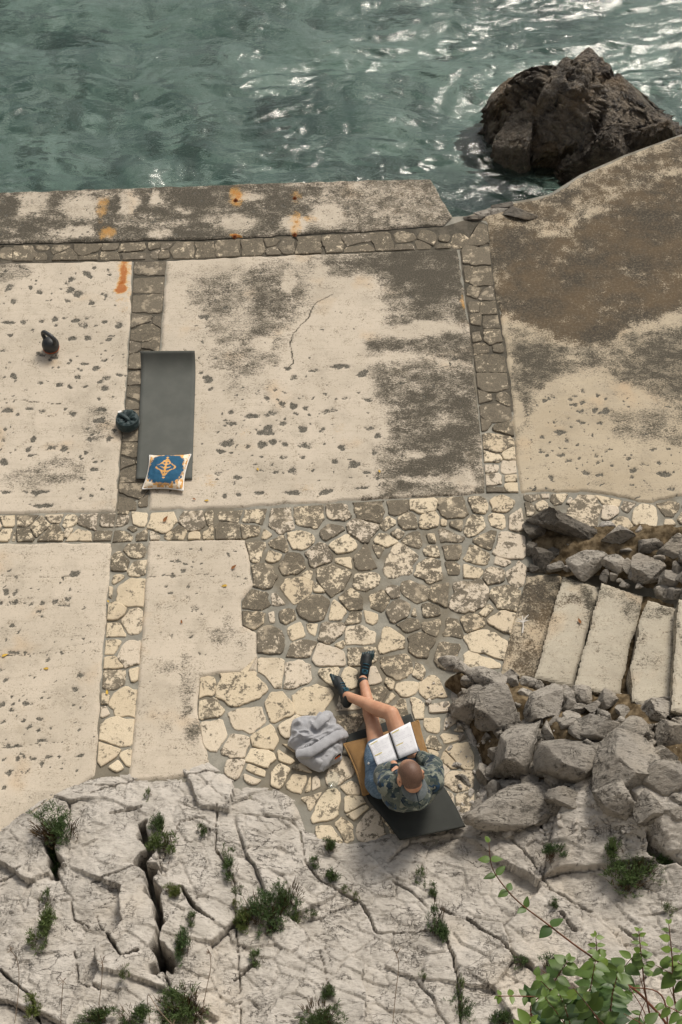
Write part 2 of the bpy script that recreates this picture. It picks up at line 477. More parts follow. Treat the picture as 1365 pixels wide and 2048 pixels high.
# ---- stain painting in ground coordinates
class Paint:
    def __init__(self, X, Y):
        self.X, self.Y = X, Y
        self.wx = X + .10 * fbm2(X * 1.9, Y * 1.9, 3, 65) + .05 * fbm2(X * 5, Y * 5, 4, 61) + .02 * fbm2(X * 22, Y * 22, 3, 62)
        self.wy = Y + .10 * fbm2(X * 1.9 + 3, Y * 1.9, 3, 66) + .05 * fbm2(X * 5 + 7, Y * 5, 4, 63) + .02 * fbm2(X * 22, Y * 22 + 5, 3, 64)
        self.sx = self.X + .022 * fbm2(X * 12, Y * 12, 3, 67) + .012 * fbm2(X * 40, Y * 40, 2, 68); self.sy = self.Y + .022 * fbm2(X * 12 + 7, Y * 12, 3, 69) + .012 * fbm2(X * 40 + 3, Y * 40, 2, 70)
        self.c = np.zeros((len(X), 4)); self.z = np.zeros(len(X))
    def blob(self, ch, px, py, rx, ry, amt, soft=.6, rot=0.0, depth=0):
        c = P(px, py); ex = P(px + rx, py) - c; ey = P(px, py - ry) - c
        a, b = max(abs(ex.x), .004), max(abs(ey.y), .004)
        dx, dy = self.sx - c.x, self.sy - c.y
        m = (np.abs(dx) < (a + b) * 1.6) & (np.abs(dy) < (a + b) * 1.6)
        if not m.any(): return
        dx, dy = dx[m], dy[m]
        if rot:
            cr, sr = math.cos(rot), math.sin(rot); dx, dy = dx * cr + dy * sr, -dx * sr + dy * cr
        r = np.sqrt((dx / a) ** 2 + (dy / b) ** 2)
        w = sstep(1 + soft * .5, 1 - soft * .5, r)
        if amt >= 0: self.c[m, ch] = np.maximum(self.c[m, ch], w * amt)
        else: self.c[m, ch] += w * amt
        if depth: self.z[m] -= depth * w
    def area(self, ch, pts, amt, soft=.10):
        d = sdist(self.wx, self.wy, W2(pts))
        w = sstep(-soft, soft, d)
        if amt >= 0: self.c[:, ch] = np.maximum(self.c[:, ch], w * amt)
        else: self.c[:, ch] += w * amt
    def line(self, ch, pts, width, amt, depth=.004):
        x = self.X + .012 * fbm2(self.X * 20, self.Y * 20, 3, 71); y = self.Y + .012 * fbm2(self.X * 20, self.Y * 20, 3, 72)
        d = poly_dist(x, y, W2(pts), False)[0]
        w = sstep(width, width * .3, d)
        self.c[:, ch] = np.maximum(self.c[:, ch], w * amt); self.z -= depth * w

def zz(pts, ox, oy, s):
    return [(ox + a * s, oy + b * s) for a, b in pts]

def slab(name, px, paint, mat, z=0.0, step=.0105, seed=0, rough=.008, xlim=4.4, parent=None, tilt=None):
    poly = rough_poly(W2(px), rough, .025, seed)
    x0, y0 = poly.min(0) - .02; x1, y1 = poly.max(0) + .02
    x0, x1 = max(x0, -xlim), min(x1, xlim)
    poly[:, 0] = np.clip(poly[:, 0], -xlim, xlim)
    X, Y, rim, F = grid_poly(np.arange(x0, x1 + step, step), np.arange(y0, y1 + step, step), poly)
    pt = Paint(X, Y)
    paint(pt)
    Z = z + .003 * fbm2(X * 2.5, Y * 2.5, 3, 81 + seed) + pt.z - .014 * sstep(.018, 0, rim)
    if tilt: Z = Z + tilt(X, Y)
    o = mobj(name, np.stack([X, Y, Z], 1), F, mat, parent or TERR, True)
    set_attr(o.data, "stain", np.clip(pt.c, 0, 1))
    return o

def pits(pt, lst, ox, oy, s, rx=7.5, ry=5.2, seed=1, amt=.95):
    rg = random.Random(seed)
    for q in lst:
        k = rg.uniform(.65, 1.2); w = q[2] if len(q) > 2 else 1
        pt.blob(3, ox + q[0] * s, oy + q[1] * s, rx * k * w, ry * k * rg.uniform(.8, 1.2), amt * rg.uniform(.6, 1.05), 1.0, 0 if w > 1.5 else rg.uniform(-.3, .7), .006)
def rand_pits(pt, n, box, seed, rmin=1.2, rmax=3.5, amt=.9):
    rg = random.Random(seed)
    for i in range(n):
        r = rmin + (rmax - rmin) * rg.random() ** 2.5
        pt.blob(3, rg.uniform(box[0], box[1]), rg.uniform(box[2], box[3]), r * rg.uniform(.8, 1.6), r * .75, amt, .8, rg.uniform(-.4, .6), .003)

def paint_left(pt):
    s = .337
    L = [(30,240),(130,220,1.6),(50,340,1.4),(75,420),(185,345),(235,370),(390,320),(425,295),(415,357),(470,380,1.4),(625,390),(395,415),(540,430),(515,260),(570,225),(145,550),(250,535,1.3),(330,525),(335,565),(385,520),(445,540),(490,565,1.3),(575,570),(625,545),(710,560),(430,640,1.2),(525,640,1.2),(645,650),(15,710),(60,620),(500,790,1.9),(575,820,1.2),(490,838),(465,870),(620,770,1.2),(700,860,1.2),(595,905),(625,880),(240,905),(350,915),(430,925),(505,925),(620,940),(75,865),(585,1005),(180,1055,1.6),(250,1080),(50,1068,1.4),(430,1090),(605,1065,1.2),(30,1185),(20,1250),(195,1245),(170,1300),(185,1335),(310,1290),(380,1295),(515,1320,1.2),(20,1375,1.5),(575,1370),(40,1555,2.3),(240,1555,3.),(150,1555,1.3),(260,1635,4.5),(475,1595,1.4),(545,1580),(240,740,1.8),(320,750,1.3),(50,545,3.6),(590,1130,1.5),(540,1240,1.6),(640,1240),(560,1420,1.7),(490,1475)]
    pits(pt, L, 0, 460, s, 6.6, 4.6, 3)
    rand_pits(pt, 170, (0, 255, 530, 1015), 5)
    pt.blob(0, 15, 545, 45, 22, .42); pt.blob(0, 115, 942, 55, 28, .38); pt.blob(0, 195, 850, 30, 40, .34); pt.blob(0, 60, 960, 60, 22, .3)
    pt.blob(1, 245, 550, 9, 34, .95, 1.2); pt.blob(1, 250, 535, 16, 22, .55, 1.4); pt.blob(1, 242, 578, 12, 10, 1., .9); pt.blob(1, 252, 590, 22, 34, .30, 1.6)
    pt.line(0, [(0, 797), (90, 805), (125, 808)], .005, .9)
slab("concrete_slab", [(-240, 531), (0, 525), (265, 520), (262, 600), (255, 720), (248, 820), (240, 900), (232, 1022), (0, 1027), (-240, 1033)], paint_left, M['slab'], seed=1)

def paint_center(pt):
    ox, oy, s = 300, 460, .5128
    A = lambda ch, pts, a, so=.1: pt.area(ch, zz(pts, ox, oy, s), a, so)
    A(0, [(150,190),(330,130),(640,110),(620,300),(520,400),(490,520),(400,620),(280,600),(200,380)], .42, .14)
    A(0, [(340,150),(600,130),(560,330),(500,430),(380,420)], .58, .14)
    A(0, [(630,105),(880,85),(1260,65),(1280,360),(920,370),(905,200),(700,175)], .66, .10)
    A(0, [(800,90),(1220,70),(1230,270),(920,290)], .95, .12)
    A(0, [(835,420),(1300,410),(1310,520),(850,490)], .62, .07)
    A(0, [(860,540),(1310,520),(1330,1040),(890,1030),(920,760)], .60, .10)
    A(0, [(930,620),(1270,600),(1300,990),(920,1010)], .74, .12)
    pt.blob(0, ox + 1060*s, oy + 380*s, 30, 14, -.5); pt.blob(0, ox + 1120*s, oy + 740*s, 40, 10, -.3); pt.blob(0, ox + 1050*s, oy + 870*s, 45, 8, -.35); pt.blob(0, ox + 1080*s, oy + 970*s, 70, 7, -.4); pt.blob(0, ox + 1230*s, oy + 980*s, 25, 22, -.5)
    pt.blob(0, ox + 440*s, oy + 440*s, 22, 14, -.4); pt.blob(0, ox + 540*s, oy + 200*s, 14, 25, -.35)
    A(2, [(1200,60),(1290,60),(1320,1020),(1260,1020)], .38, .06)
    A(2, [(880,1010),(1320,1000),(1320,1060),(700,1070)], .42, .04)
    L = [(540,540),(560,575),(490,625),(455,655),(520,675),(560,685),(610,690),(400,725,2.6),(470,715,2.),(320,710,1.4),(310,760),(515,755),(595,775,1.5),(300,830,1.8),(275,860),(440,840,1.3),(380,845),(480,830),(530,840),(605,840,1.7),(520,885,1.3),(475,910),(595,890),(490,945,1.3),(555,940,1.3),(340,960,1.4),(330,985),(270,950),(745,848),(725,900),(800,915,1.5),(700,705,2.4),(760,655,1.3),(850,660,2.6),(640,545,2.6),(740,530,3.6),(860,775,1.3),(890,800,1.4),(875,870),(850,945,1.6),(825,1005,2.4),(560,1025,2.6),(430,1025,2.2),(685,1020,1.5),(350,1030),(300,1035),(225,580),(235,620),(200,555),(830,560,1.3),(210,340,1.3),(290,300),(450,790,2.),(460,770)]
    pits(pt, L, ox, oy, s, 7.5, 5.4, 7)
    rand_pits(pt, 150, (320, 960, 530, 1000), 8)
    rand_pits(pt, 90, (430, 680, 780, 960), 9)
    pt.line(0, zz([(715,250),(640,290),(620,340),(560,400),(548,440),(560,520),(530,545)], ox, oy, s), .007, 1.)
    pt.line(0, zz([(130,460),(210,530),(330,550)], ox, oy, s), .005, .8)
    for q in [(740,780,25,22,.22),(370,790,20,22,.2),(220,980,40,26,.2),(625,1010,25,20,.2),(1225,285,8,16,.55),(565,17,20,10,.4)]:
        pt.blob(1, ox + q[0]*s, oy + q[1]*s, q[2]*s*1.4, q[3]*s*1.4, q[4], 1.5)
slab("concrete_slab", [(335, 520), (600, 508), (915, 497), (945, 700), (965, 900), (970, 985), (700, 1000), (500, 1012), (298, 1020), (300, 980), (322, 690)], paint_center, M['slab'], seed=2)

def paint_ramp(pt):
    ox, oy, s = 900, 380, .3407
    A = lambda ch, pts, a, so=.1: pt.area(ch, zz(pts, ox, oy, s), a, so)
    A(2, [(200,190),(420,200),(560,240),(700,220),(900,60),(1100,-60),(1700,-200),(1700,700),(1365,690),(1200,715),(1000,860),(850,950),(600,850),(380,735),(270,720)], .86, .13)
    A(2, [(300,420),(700,450),(1365,560),(1365,690),(1000,840),(850,930),(600,830),(340,720)], .98, .10)
    A(2, [(950,150),(1500,-50),(1500,500),(1000,450)], .95, .12)
    A(2, [(200,190),(420,60),(900,-150),(1500,-420),(1500,-200),(900,60),(560,250)], .72, .22)
    A(0, [(330,760),(600,880),(850,960),(1100,830),(1500,740),(1500,1250),(1300,1260),(1120,1130),(1000,1110),(800,1070),(650,1090),(500,1190),(430,1430),(380,1300)], .56, .08)
    A(0, [(380,800),(620,900),(640,1080),(450,1190),(380,1000)], .72, .10)
    A(0, [(850,960),(1200,830),(1500,760),(1500,1200),(1150,1100)], .66, .12)
    A(0, [(900,1300),(1250,1200),(1500,1150),(1500,1500),(1200,1500),(1000,1450)], .42, .12)
    A(0, [(315,950),(370,960),(380,1100),(350,1130)], -.6, .03); A(0, [(350,1250),(400,1250),(395,1420),(370,1420)], -.6, .03)
    pt.line(3, zz([(195,190),(225,430),(265,660),(290,720)], ox, oy, s), .022, 1., .03)
    L = [(555,1240),(710,1230),(780,1180),(860,1210),(780,1245),(620,1360),(690,1340),(760,1300),(850,1290),(920,1295),(760,1360),(650,1420,2.),(540,1450),(690,1470),(890,1370,1.5),(880,1600,1.3),(650,1555,1.7),(760,1580),(860,1560),(1060,1580,1.8),(1190,1520,1.2),(800,1665,1.5),(880,1670),(1080,1650,1.4),(1060,1690,1.2),(540,1530),(600,1690),(700,1590),(1130,1610),(1260,1665,2.6),(1300,1755,1.3),(920,1530),(1230,1600,1.3)]
    pits(pt, L, ox, oy, s, 5.5, 4.4, 11, .85)
    rand_pits(pt, 160, (1050, 1365, 780, 1000), 12)
    pt.blob(3, ox+ 640*s, oy + 690*s, 14, 1.6, -.4)
slab("concrete_slab", [(930, 434), (1000, 409), (1060, 400), (1100, 390), (1160, 352), (1250, 312), (1365, 270), (1700, 155), (1700, 1000), (1365, 990), (1300, 1004), (1240, 994), (1190, 984), (1130, 982), (1042, 985), (1030, 850), (1010, 690), (990, 580), (978, 460), (970, 440)], paint_ramp, M['ramp'], seed=3, rough=.012, xlim=4.6)

def paint_quay(pt):
    pt.c[:, 0] = .70
    pt.area(0, [(650, 355), (905, 350), (920, 470), (700, 480), (640, 420)], -.30, .25)
    s = .5
    for q in [(125,815,75,55),(330,830,85,55),(510,815,55,55),(640,940,60,22),(960,895,75,38),(1310,870,70,50),(310,930,110,28),(740,830,34,34),(620,800,20,40),(1000,790,60,20),(1180,900,60,40)]:
        pt.blob(0, q[0]*s, q[1]*s, q[2]*s*.9, q[3]*s*.9, -.60, .9)
    for q in [(30,850,60,110),(110,930,70,60),(420,900,60,80),(460,820,30,60),(800,800,120,70),(640,860,60,60),(230,900,60,30)]:
        pt.blob(0, q[0]*s, q[1]*s, q[2]*s*.8, q[3]*s*.7, .95, 1.1)
    for q in [(410,830,26,60,.42),(430,935,34,26,.5),(945,790,24,40,.6),(940,945,20,8,.9),(1185,790,22,30,.4),(1180,900,26,44,.55),(1245,880,30,16,.45),(942,803,14,8,1.)]:
        pt.blob(1, q[0]*s, q[1]*s, q[2]*s, q[3]*s, q[4], 1.5)
    rand_pits(pt, 260, (0, 700, 385, 485), 14, 1.0, 3.0)
    pt.area(2, [(680, 340), (920, 340), (940, 480), (660, 490)], .30, .2)
slab("concrete_slab", [(-240, 393), (0, 386), (300, 375), (600, 365), (860, 358), (904, 433), (885, 452), (700, 464), (400, 479), (0, 488), (-240, 494)], paint_quay, M['slab'], z=.012, seed=4)

def paint_ll(pt):
    ox, oy, s = 0, 1000, .3516
    L = [(425,420,1.5),(35,523),(98,525),(5,580),(90,585),(60,585),(178,595),(245,590),(320,575,1.3),(310,600),(385,560),(380,605),(225,635),(70,710),(105,750),(75,870,2.2),(150,875,1.2),(350,870),(278,910),(5,965),(40,1022),(455,998),(415,1080,1.3),(430,1162),(70,1120),(70,1200),(145,1155),(182,1160),(10,1170),(130,1250),(20,1265,1.5),(228,1250,1.7),(165,1300),(288,1300),(70,1405,3.),(250,1375,2.),(100,1470,1.4),(280,1460,1.9),(180,1470,1.3),(460,1455,2.6),(340,1460),(45,1560),(150,1540,1.4),(360,450),(20,1640,1.5),(240,1500)]
    pits(pt, L, ox, oy, s, 5.4, 4.6, 15, .85)
    rand_pits(pt, 110, (0, 190, 1130, 1560), 16)
    pt.line(0, [(0, 1150), (100, 1155), (215, 1148)], .003, .6); pt.line(0, [(0, 1312), (60, 1310), (190, 1283)], .003, .6); pt.line(0, [(0, 1495), (60, 1490), (118, 1484)], .004, .8)
slab("concrete_slab", [(-240, 1091), (0, 1086), (222, 1084), (212, 1250), (203, 1350), (190, 1552), (120, 1600), (0, 1690), (-240, 1760)], paint_ll, M['slab'], seed=5)

def paint_lc(pt):
    for q in [(375,1400,12,40,.6),(378,1370,20,30,.4),(385,1460,20,22,.42),(340,1335,24,12,.34),(372,1320,14,14,.36),(440,1270,26,20,.32),(330,1460,16,10,.3),(455,1250,14,22,.35),(480,1300,14,22,.3)]:
        pt.blob(0, *q, 1.2)
    L = [(910,310),(1010,350),(1095,345),(1045,410,1.4),(1080,480,1.4),(985,435),(945,485),(1060,550),(990,560),(1105,620,1.3),(975,775,1.3),(1090,770),(1130,865),(1250,740)]
    pits(pt, L, 0, 1000, .3516, 4.6, 3.8, 17, .75)
    rand_pits(pt, 60, (290, 500, 1090, 1500), 18)
    pt.line(0, [(290, 1154), (330, 1151), (440, 1148)], .004, .6)
slab("concrete_slab", [(297, 1080), (490, 1078), (499, 1114), (508, 1169), (483, 1201), (485, 1251), (513, 1264), (515, 1341), (440, 1346), (400, 1353), (396, 1426), (405, 1485), (425, 1545), (300, 1560), (258, 1560), (282, 1300)], paint_lc, M['slab'], seed=6)

# ------------------------------------------------------------------ flagstones
def clip(poly, nx, ny, c):
    out = []
    n = len(poly)
    for i in range(n):
        a, b = poly[i], poly[(i + 1) % n]
        da, db = a[0]*nx + a[1]*ny - c, b[0]*nx + b[1]*ny - c
        if da <= 0: out.append(a)
        if (da < 0 < db) or (db < 0 < da):
            t = da / (da - db); out.append((a[0] + (b[0]-a[0])*t, a[1] + (b[1]-a[1])*t))
    return out
def flagstones(seeds, domain_px, joint=.014, seed=0, lim=1.55, parent=TERR, name="flagstone", edge=.004):
    """seeds: (px, py, radius px, darkness)"""
    rg = random.Random(seed)
    dom = W2(domain_px)
    S = []
    for px, py, r, dk in seeds:
        c = P(px, py); S.append((c.x, c.y, (P(px + r, py) - c).x, dk))
    for i, (x, y, r, dk) in enumerate(S):
        big = r * lim
        a0 = rg.random()
        poly = [(x + big * rg.uniform(.88, 1.05) * math.cos(a0 + k * math.tau / 11), y + big * rg.uniform(.88, 1.05) * math.sin(a0 + k * math.tau / 11)) for k in range(11)]
        for j, (u, w, q, _) in enumerate(S):
            if j == i: continue
            dx, dy = u - x, w - y; d = math.hypot(dx, dy)
            if d > 3 * (r + q) or d < 1e-6: continue
            off = .5 * (d * d + r * r - q * q) / d
            off = min(max(off, .2 * d), .85 * d) - joint * rg.choice((.35, .5, .7, 1.0, 1.5, 2.6)) * .5
            poly = clip(poly, dx / d, dy / d, x * dx / d + y * dy / d + off)
            if len(poly) < 3: break
        if len(poly) < 3: continue
        pts = np.array(poly)
        for _ in range(1):                                  # round the corners a little
            nxt = np.roll(pts, -1, 0); pts = np.stack([pts * .88 + nxt * .12, pts * .12 + nxt * .88], 1).reshape(-1, 2)
        dense = []
        for k in range(len(pts)):
            a, b = pts[k], pts[(k + 1) % len(pts)]
            m = max(1, int(np.linalg.norm(b - a) / .028))
            dense += [a + (b - a) * q / m for q in range(m)]
        pts = np.array(dense)
        c0 = pts.mean(0)
        k = .985 + .24 * fbm2(pts[:, 0] * 13 + i, pts[:, 1] * 14, 3, seed + 5)
        pts = c0 + (pts - c0) * k[:, None]
        d, qx, qy, ins = poly_dist(pts[:, 0], pts[:, 1], dom)
        out = (~ins) | (d < edge)
        if out.mean() > .85: continue
        ctr = np.array([x, y])
        q = np.stack([qx, qy], 1)
        dirn = ctr - q; dirn /= np.maximum(np.linalg.norm(dirn, axis=1, keepdims=True), 1e-6)
        pts = np.where(out[:, None], q + dirn * edge, pts)
        keep = [0]
        for k in range(1, len(pts)):
            if np.linalg.norm(pts[k] - pts[keep[-1]]) > .006: keep.append(k)
        pts = pts[keep]
        if len(pts) < 5: continue
        n = len(pts); c0 = pts.mean(0)
        area = .5 * abs(np.sum(pts[:, 0] * np.roll(pts[:, 1], -1) - pts[:, 1] * np.roll(pts[:, 0], -1)))
        if area < .0012: continue
        top = rg.uniform(-.006, .004); tx, ty = rg.uniform(-.02, .02), rg.uniform(-.02, .02)
        rel = pts - c0
        def ring(sc, z): return [(a * sc, b * sc, z + (a * tx + b * ty if z > -.02 else 0)) for a, b in rel]
        rr = math.sqrt(area / math.pi)
        v = ring(1.02, -.025) + ring(1.0, top - .004) + ring(1 - .006 / rr, top) + [(0, 0, top + .001)]
        fc = []
        for a in range(2):
            for b in range(n):
                fc.append((a*n + b, a*n + (b+1) % n, (a+1)*n + (b+1) % n, (a+1)*n + b))
        for b in range(n): fc.append((2*n + b, 2*n + (b+1) % n, 3*n))
        # keep the winding upward
        if np.sum(pts[:, 0] * np.roll(pts[:, 1], -1) - pts[:, 1] * np.roll(pts[:, 0], -1)) < 0: fc = [q[::-1] for q in fc]
        o = mobj(name, v, fc, M['flag'], parent)
        o.location = (c0[0], c0[1], 0)
        o["dark"] = float(min(1.5, max(0, dk + rg.uniform(-.08, .08))))

def joint_sheet(px, seed):
    poly = rough_poly(W2(px), .004, .05, seed)
    mobj("joint_fill", [(a, b, -.0105) for a, b in poly], [tuple(range(len(poly)))[::1]], M['mortar_dark'], TERR)
def zs(lst, ox, oy, s): return [(ox + a * s, oy + b * s, r * s, d) for a, b, r, d in lst]
main = zs([(55,150,45,.7),(150,160,50,.6),(265,180,65,.6),(400,160,65,.6),(520,145,50,.5),(660,130,75,.9),(790,120,40,1),(890,108,48,.05),(1030,125,70,1),(1130,110,40,.4),
 (40,225,48,.9),(135,215,42,.7),(210,225,30,.3),(490,230,50,.9),(635,210,60,.6),(745,185,30,.5),(780,225,25,.5),(830,180,48,.9),(920,180,48,.3),(990,185,16,.05),(1040,190,40,.8),(1120,200,50,.5),(1225,178,36,.05),(1245,110,38,.2),(1310,170,40,.4),
 (160,310,45,.5),(262,280,45,.8),(355,265,58,.15),(735,270,38,.2),(855,265,45,.8),(930,250,28,.6),(1010,245,45,.8),(1180,270,60,.7),
 (230,325,28,.2),(330,370,58,.9),(430,330,60,.6),(540,285,60,.2),(550,350,38,.05),(630,345,52,.95),(710,320,42,.7),(795,350,85,.5),(945,320,35,.6),(1020,310,45,.9),(1130,330,60,.5),(1265,290,70,.2),(1245,352,28,.1),
 (195,420,55,.8),(335,480,75,.15),(375,412,28,.4),(500,435,85,.7),(640,460,58,.5),(930,395,65,.6),(1020,385,28,.9),(1110,390,42,.3),(1215,420,42,.6),(1305,415,48,.2),
 (160,530,60,.9),(255,530,32,.4),(420,560,72,.9),(435,475,24,.2),(505,575,42,.1),(590,520,62,.6),(690,525,52,.8),(765,490,25,.8),(860,490,58,.7),(970,500,50,.8),(1100,510,85,.55),(1250,520,62,.7),
 (145,615,52,.8),(235,600,20,.1),(285,595,42,.95),(790,570,52,.85),(850,585,22,.9),(920,580,35,1),(940,640,48,.7),(1020,655,45,.95),(1180,565,30,.3),(1240,615,60,.05),
 (230,700,72,.85),(335,672,46,.1),(405,660,28,.1),(490,670,58,.6),(615,685,68,.15),(660,605,30,.2),(595,610,38,.6),(840,640,42,.8),(765,710,62,.15),(1115,635,48,.55),(1170,720,82,.05),
 (365,740,55,.8),(480,780,68,.05),(525,720,20,.1),(620,760,62,.6),(885,720,58,1),(1000,755,58,.95),(1140,795,68,.1),
 (220,840,60,.05),(355,850,72,.2),(480,850,58,.4),(570,870,40,.2),(670,865,48,.05),(790,820,78,.75),(860,840,30,.4),
 (95,920,108,.25),(255,1000,56,.1),(410,955,82,.1),(560,1000,45,.1),(570,1065,60,.85),(750,890,30,.3),(690,930,48,.7),(820,910,48,.1),(935,925,56,.03),(755,960,22,.2),(865,990,48,.1),(955,1000,40,.05),(800,1000,42,.8),(1000,1080,50,.1),
 (130,1045,80,.2)], 440, 960, .4542)
main += zs([(640,255,55,.05),(650,370,58,.4),(680,505,72,.05),(800,570,72,.2),(965,535,72,.05),(940,645,70,.15),(1075,620,45,.1),(1100,480,60,.05),(1160,720,38,.3),(1210,780,35,.1),(890,745,32,.05)], 180, 1280, .3663)
main += zs([(320,1130,130,.15),(480,1020,45,.1),(510,1180,75,.1),(400,890,85,.3),(205,975,50,.2),(1110,890,62,.05),(1220,785,105,.05),(1165,610,72,.1),(1060,700,50,.5),(1040,780,30,.1),(60,760,50,.1),(640,640,90,.4),(700,800,100,.3),(860,700,100,.2),(250,820,70,.3),(230,690,80,.3)], 560, 1280, .2930)
main += [(885,1600,24,.3),(915,1560,26,.3),(905,1520,22,.2),(930,1600,20,.5),(690,1650,24,.4),(660,1665,22,.3),(735,1650,26,.3),(600,1560,20,.2),(560,1545,20,.3),(510,1545,22,.2),(630,1600,18,.2),(700,1610,24,.2),(850,1620,26,.4),(800,1630,28,.4),(470,1535,16,.4),(880,1450,22,.2),(900,1470,24,.1)]
main = [(a, b, r, min(1, d + (.10 if b < 1290 else 0))) for a, b, r, d in main]
flagstones(main, [(430, 1022), (700, 1004), (975, 988), (1040, 988), (1052, 1060), (1055, 1145), (1030, 1240), (1005, 1335), (900, 1345), (870, 1335), (905, 1410), (950, 1510), (950, 1660), (640, 1700), (610, 1600), (450, 1560), (418, 1520), (405, 1485), (396, 1426), (400, 1353), (440, 1346), (515, 1341), (513, 1264), (485, 1251), (483, 1201), (508, 1169), (499, 1114), (490, 1078), (430, 1079)], seed=21, joint=.019, lim=1.55)
bandB = zs([(700,40,45,.9),(800,35,42,.1),(790,105,48,.1),(690,105,40,.8),(700,215,62,.95),(805,215,42,.8),(750,165,20,.9),(690,350,55,.8),(785,375,50,.4),(770,290,48,.7),(740,520,85,.15),(675,450,28,.3),(632,520,28,.4),(655,635,52,.2),(755,690,58,.2),(650,740,50,.4),(645,830,55,.3),(740,870,75,.1),(650,930,45,.2),(650,1010,70,.6),(765,985,38,.05),(705,1150,85,.03),(590,1130,28,.5),(590,1200,28,.1),(665,1320,95,.03),(610,1430,65,.03),(735,1460,38,.03),(665,1500,32,.03)], 0, 1000, .3516)
bandB = [q for q in bandB if q[1] > 1090]
flagstones(bandB, [(224, 1088), (297, 1084), (282, 1300), (260, 1556), (192, 1556), (205, 1350), (213, 1250)], seed=22, joint=.016)
rg = random.Random(5)
up = []
y = 536
while y < 1015:
    f = (y - 520) / 500; xl = 270 - 38 * f; xr = 335 - 37 * f
    h = rg.uniform(22, 40)
    if rg.random() < .6:
        m = xl + (xr - xl) * rg.uniform(.35, .65)
        up += [((xl + m) / 2, y + rg.uniform(-4, 4), (m - xl) * .55, .93), ((m + xr) / 2, y + rg.uniform(-6, 6), (xr - m) * .55, rg.choice((.95, .9, .55)))]
    else: up.append(((xl + xr) / 2, y, 30, .97))
    y += h
joint_sheet([(268, 522), (333, 522), (320, 690), (298, 980), (270, 1000), (236, 1000), (242, 900), (250, 820), (257, 720), (264, 600)], 1)
up = [(a, b, r, d + .3) for a, b, r, d in up]
flagstones(up, [(268, 522), (333, 522), (320, 690), (298, 980), (296, 1024), (234, 1024), (242, 900), (250, 820), (257, 720), (264, 600)], seed=23, joint=.012)
bandC = zs([(50,115,45,.2),(140,105,52,.8),(40,200,42,.1),(80,205,22,.3),(130,200,52,.9),(230,150,58,.7),(300,195,62,.9),(310,95,40,.5),(390,110,38,.4),(450,205,68,.1),(510,120,55,.7),(610,120,52,.9),(590,210,55,.9),(395,185,26,.4),(-60,150,70,.7),(-180,150,70,.3),(-300,150,70,.6)], 0, 1000, .3516)
flagstones(bandC, [(-240, 1036), (0, 1030), (232, 1025), (223, 1081), (0, 1083), (-240, 1088)], seed=24, joint=.014)
crossing = zs([(700,40,45,.9),(800,35,42,.1),(790,105,48,.1),(690,110,42,.8),(700,215,60,.95),(805,215,42,.8),(750,165,20,.9),(920,120,70,.1),(870,210,28,.3),(1005,190,48,.8),(1110,115,68,.6),(1210,190,48,.4),(1110,205,32,.05),(1195,100,40,.8)], 0, 1000, .3516)
flagstones(crossing, [(236, 1020), (300, 1024), (428, 1018), (428, 1078), (300, 1080), (224, 1084)], seed=25, joint=.014)
bA = []; x = -220
while x < 920:
    w = rg.uniform(18, 60); base = 507 - (x / 900) * 24 if x > 0 else 507
    if rg.random() < .5: bA += [(x + w/2, base - rg.uniform(6, 12), w*rg.uniform(.3, .5), .95), (x + w/2 + rg.uniform(-14, 14), base + rg.uniform(6, 12), w*rg.uniform(.3, .5), .9)]
    else: bA.append((x + w/2, base + rg.uniform(-2, 2), w*.55, rg.choice((.95, .97, .85, .6 if x > 500 else .9))))
    x += w
joint_sheet([(-240, 492), (0, 487), (400, 478), (700, 464), (888, 452), (928, 440), (960, 440), (960, 496), (700, 506), (400, 517), (270, 521), (0, 525), (-240, 530)], 2)
bA = [(a, b, r, d + .25) for a, b, r, d in bA]
flagstones(bA, [(-240, 498), (0, 491), (400, 482), (700, 467), (888, 455), (928, 440), (955, 440), (955, 494), (700, 504), (400, 516), (270, 519), (0, 522), (-240, 527)], seed=26, joint=.008)
bD = []; y = 470
while y < 985:
    f = (y - 450) / 550; xl = 930 + 42 * f; xr = 974 + 66 * f; h = rg.uniform(20, 42)
    lt = y > 860
    if rg.random() < .55:
        m = (xl + xr) / 2 + rg.uniform(-8, 8)
        bD += [((xl+m)/2, y + rg.uniform(-4, 4), (m-xl)*.6, .25 if lt and rg.random() < .5 else .88), ((m+xr)/2, y + rg.uniform(-8, 8), (xr-m)*.6, .2 if lt else .8)]
    else: bD.append(((xl+xr)/2, y, 30, .6 if lt else .92))
    y += h
joint_sheet([(920, 500), (960, 440), (976, 448), (980, 470), (992, 580), (1012, 690), (1028, 820), (965, 830), (945, 700)], 3)
bD = [(a, b, r, d + (.3 if d > .7 else 0)) for a, b, r, d in bD]
flagstones(bD, [(922, 500), (958, 445), (974, 448), (978, 470), (988, 580), (1008, 690), (1028, 850), (1038, 984), (973, 984), (967, 900), (947, 700)], seed=27, joint=.012)
bE = zs([(490,25,45,.8),(560,20,25,.2),(640,35,45,.75),(790,100,100,.5),(950,45,60,.3),(940,125,50,.2),(1050,90,45,.8),(1005,185,48,.4),(1150,150,80,.15),(1290,115,58,.85),(1300,195,40,.1),(1310,250,60,.2),(1380,160,50,.4),(1450,120,60,.7),(1480,220,60,.3),(540,90,30,.3),(1410,230,40,.4),(700,60,20,.6),(450,110,40,.6)], 900, 980, .3407)
flagstones(bE, [(1046, 988), (1130, 985), (1190, 988), (1240, 998), (1300, 1008), (1365, 994), (1430, 1000), (1430, 1100), (1365, 1090), (1200, 1060), (1060, 1060)], seed=28, joint=.018)
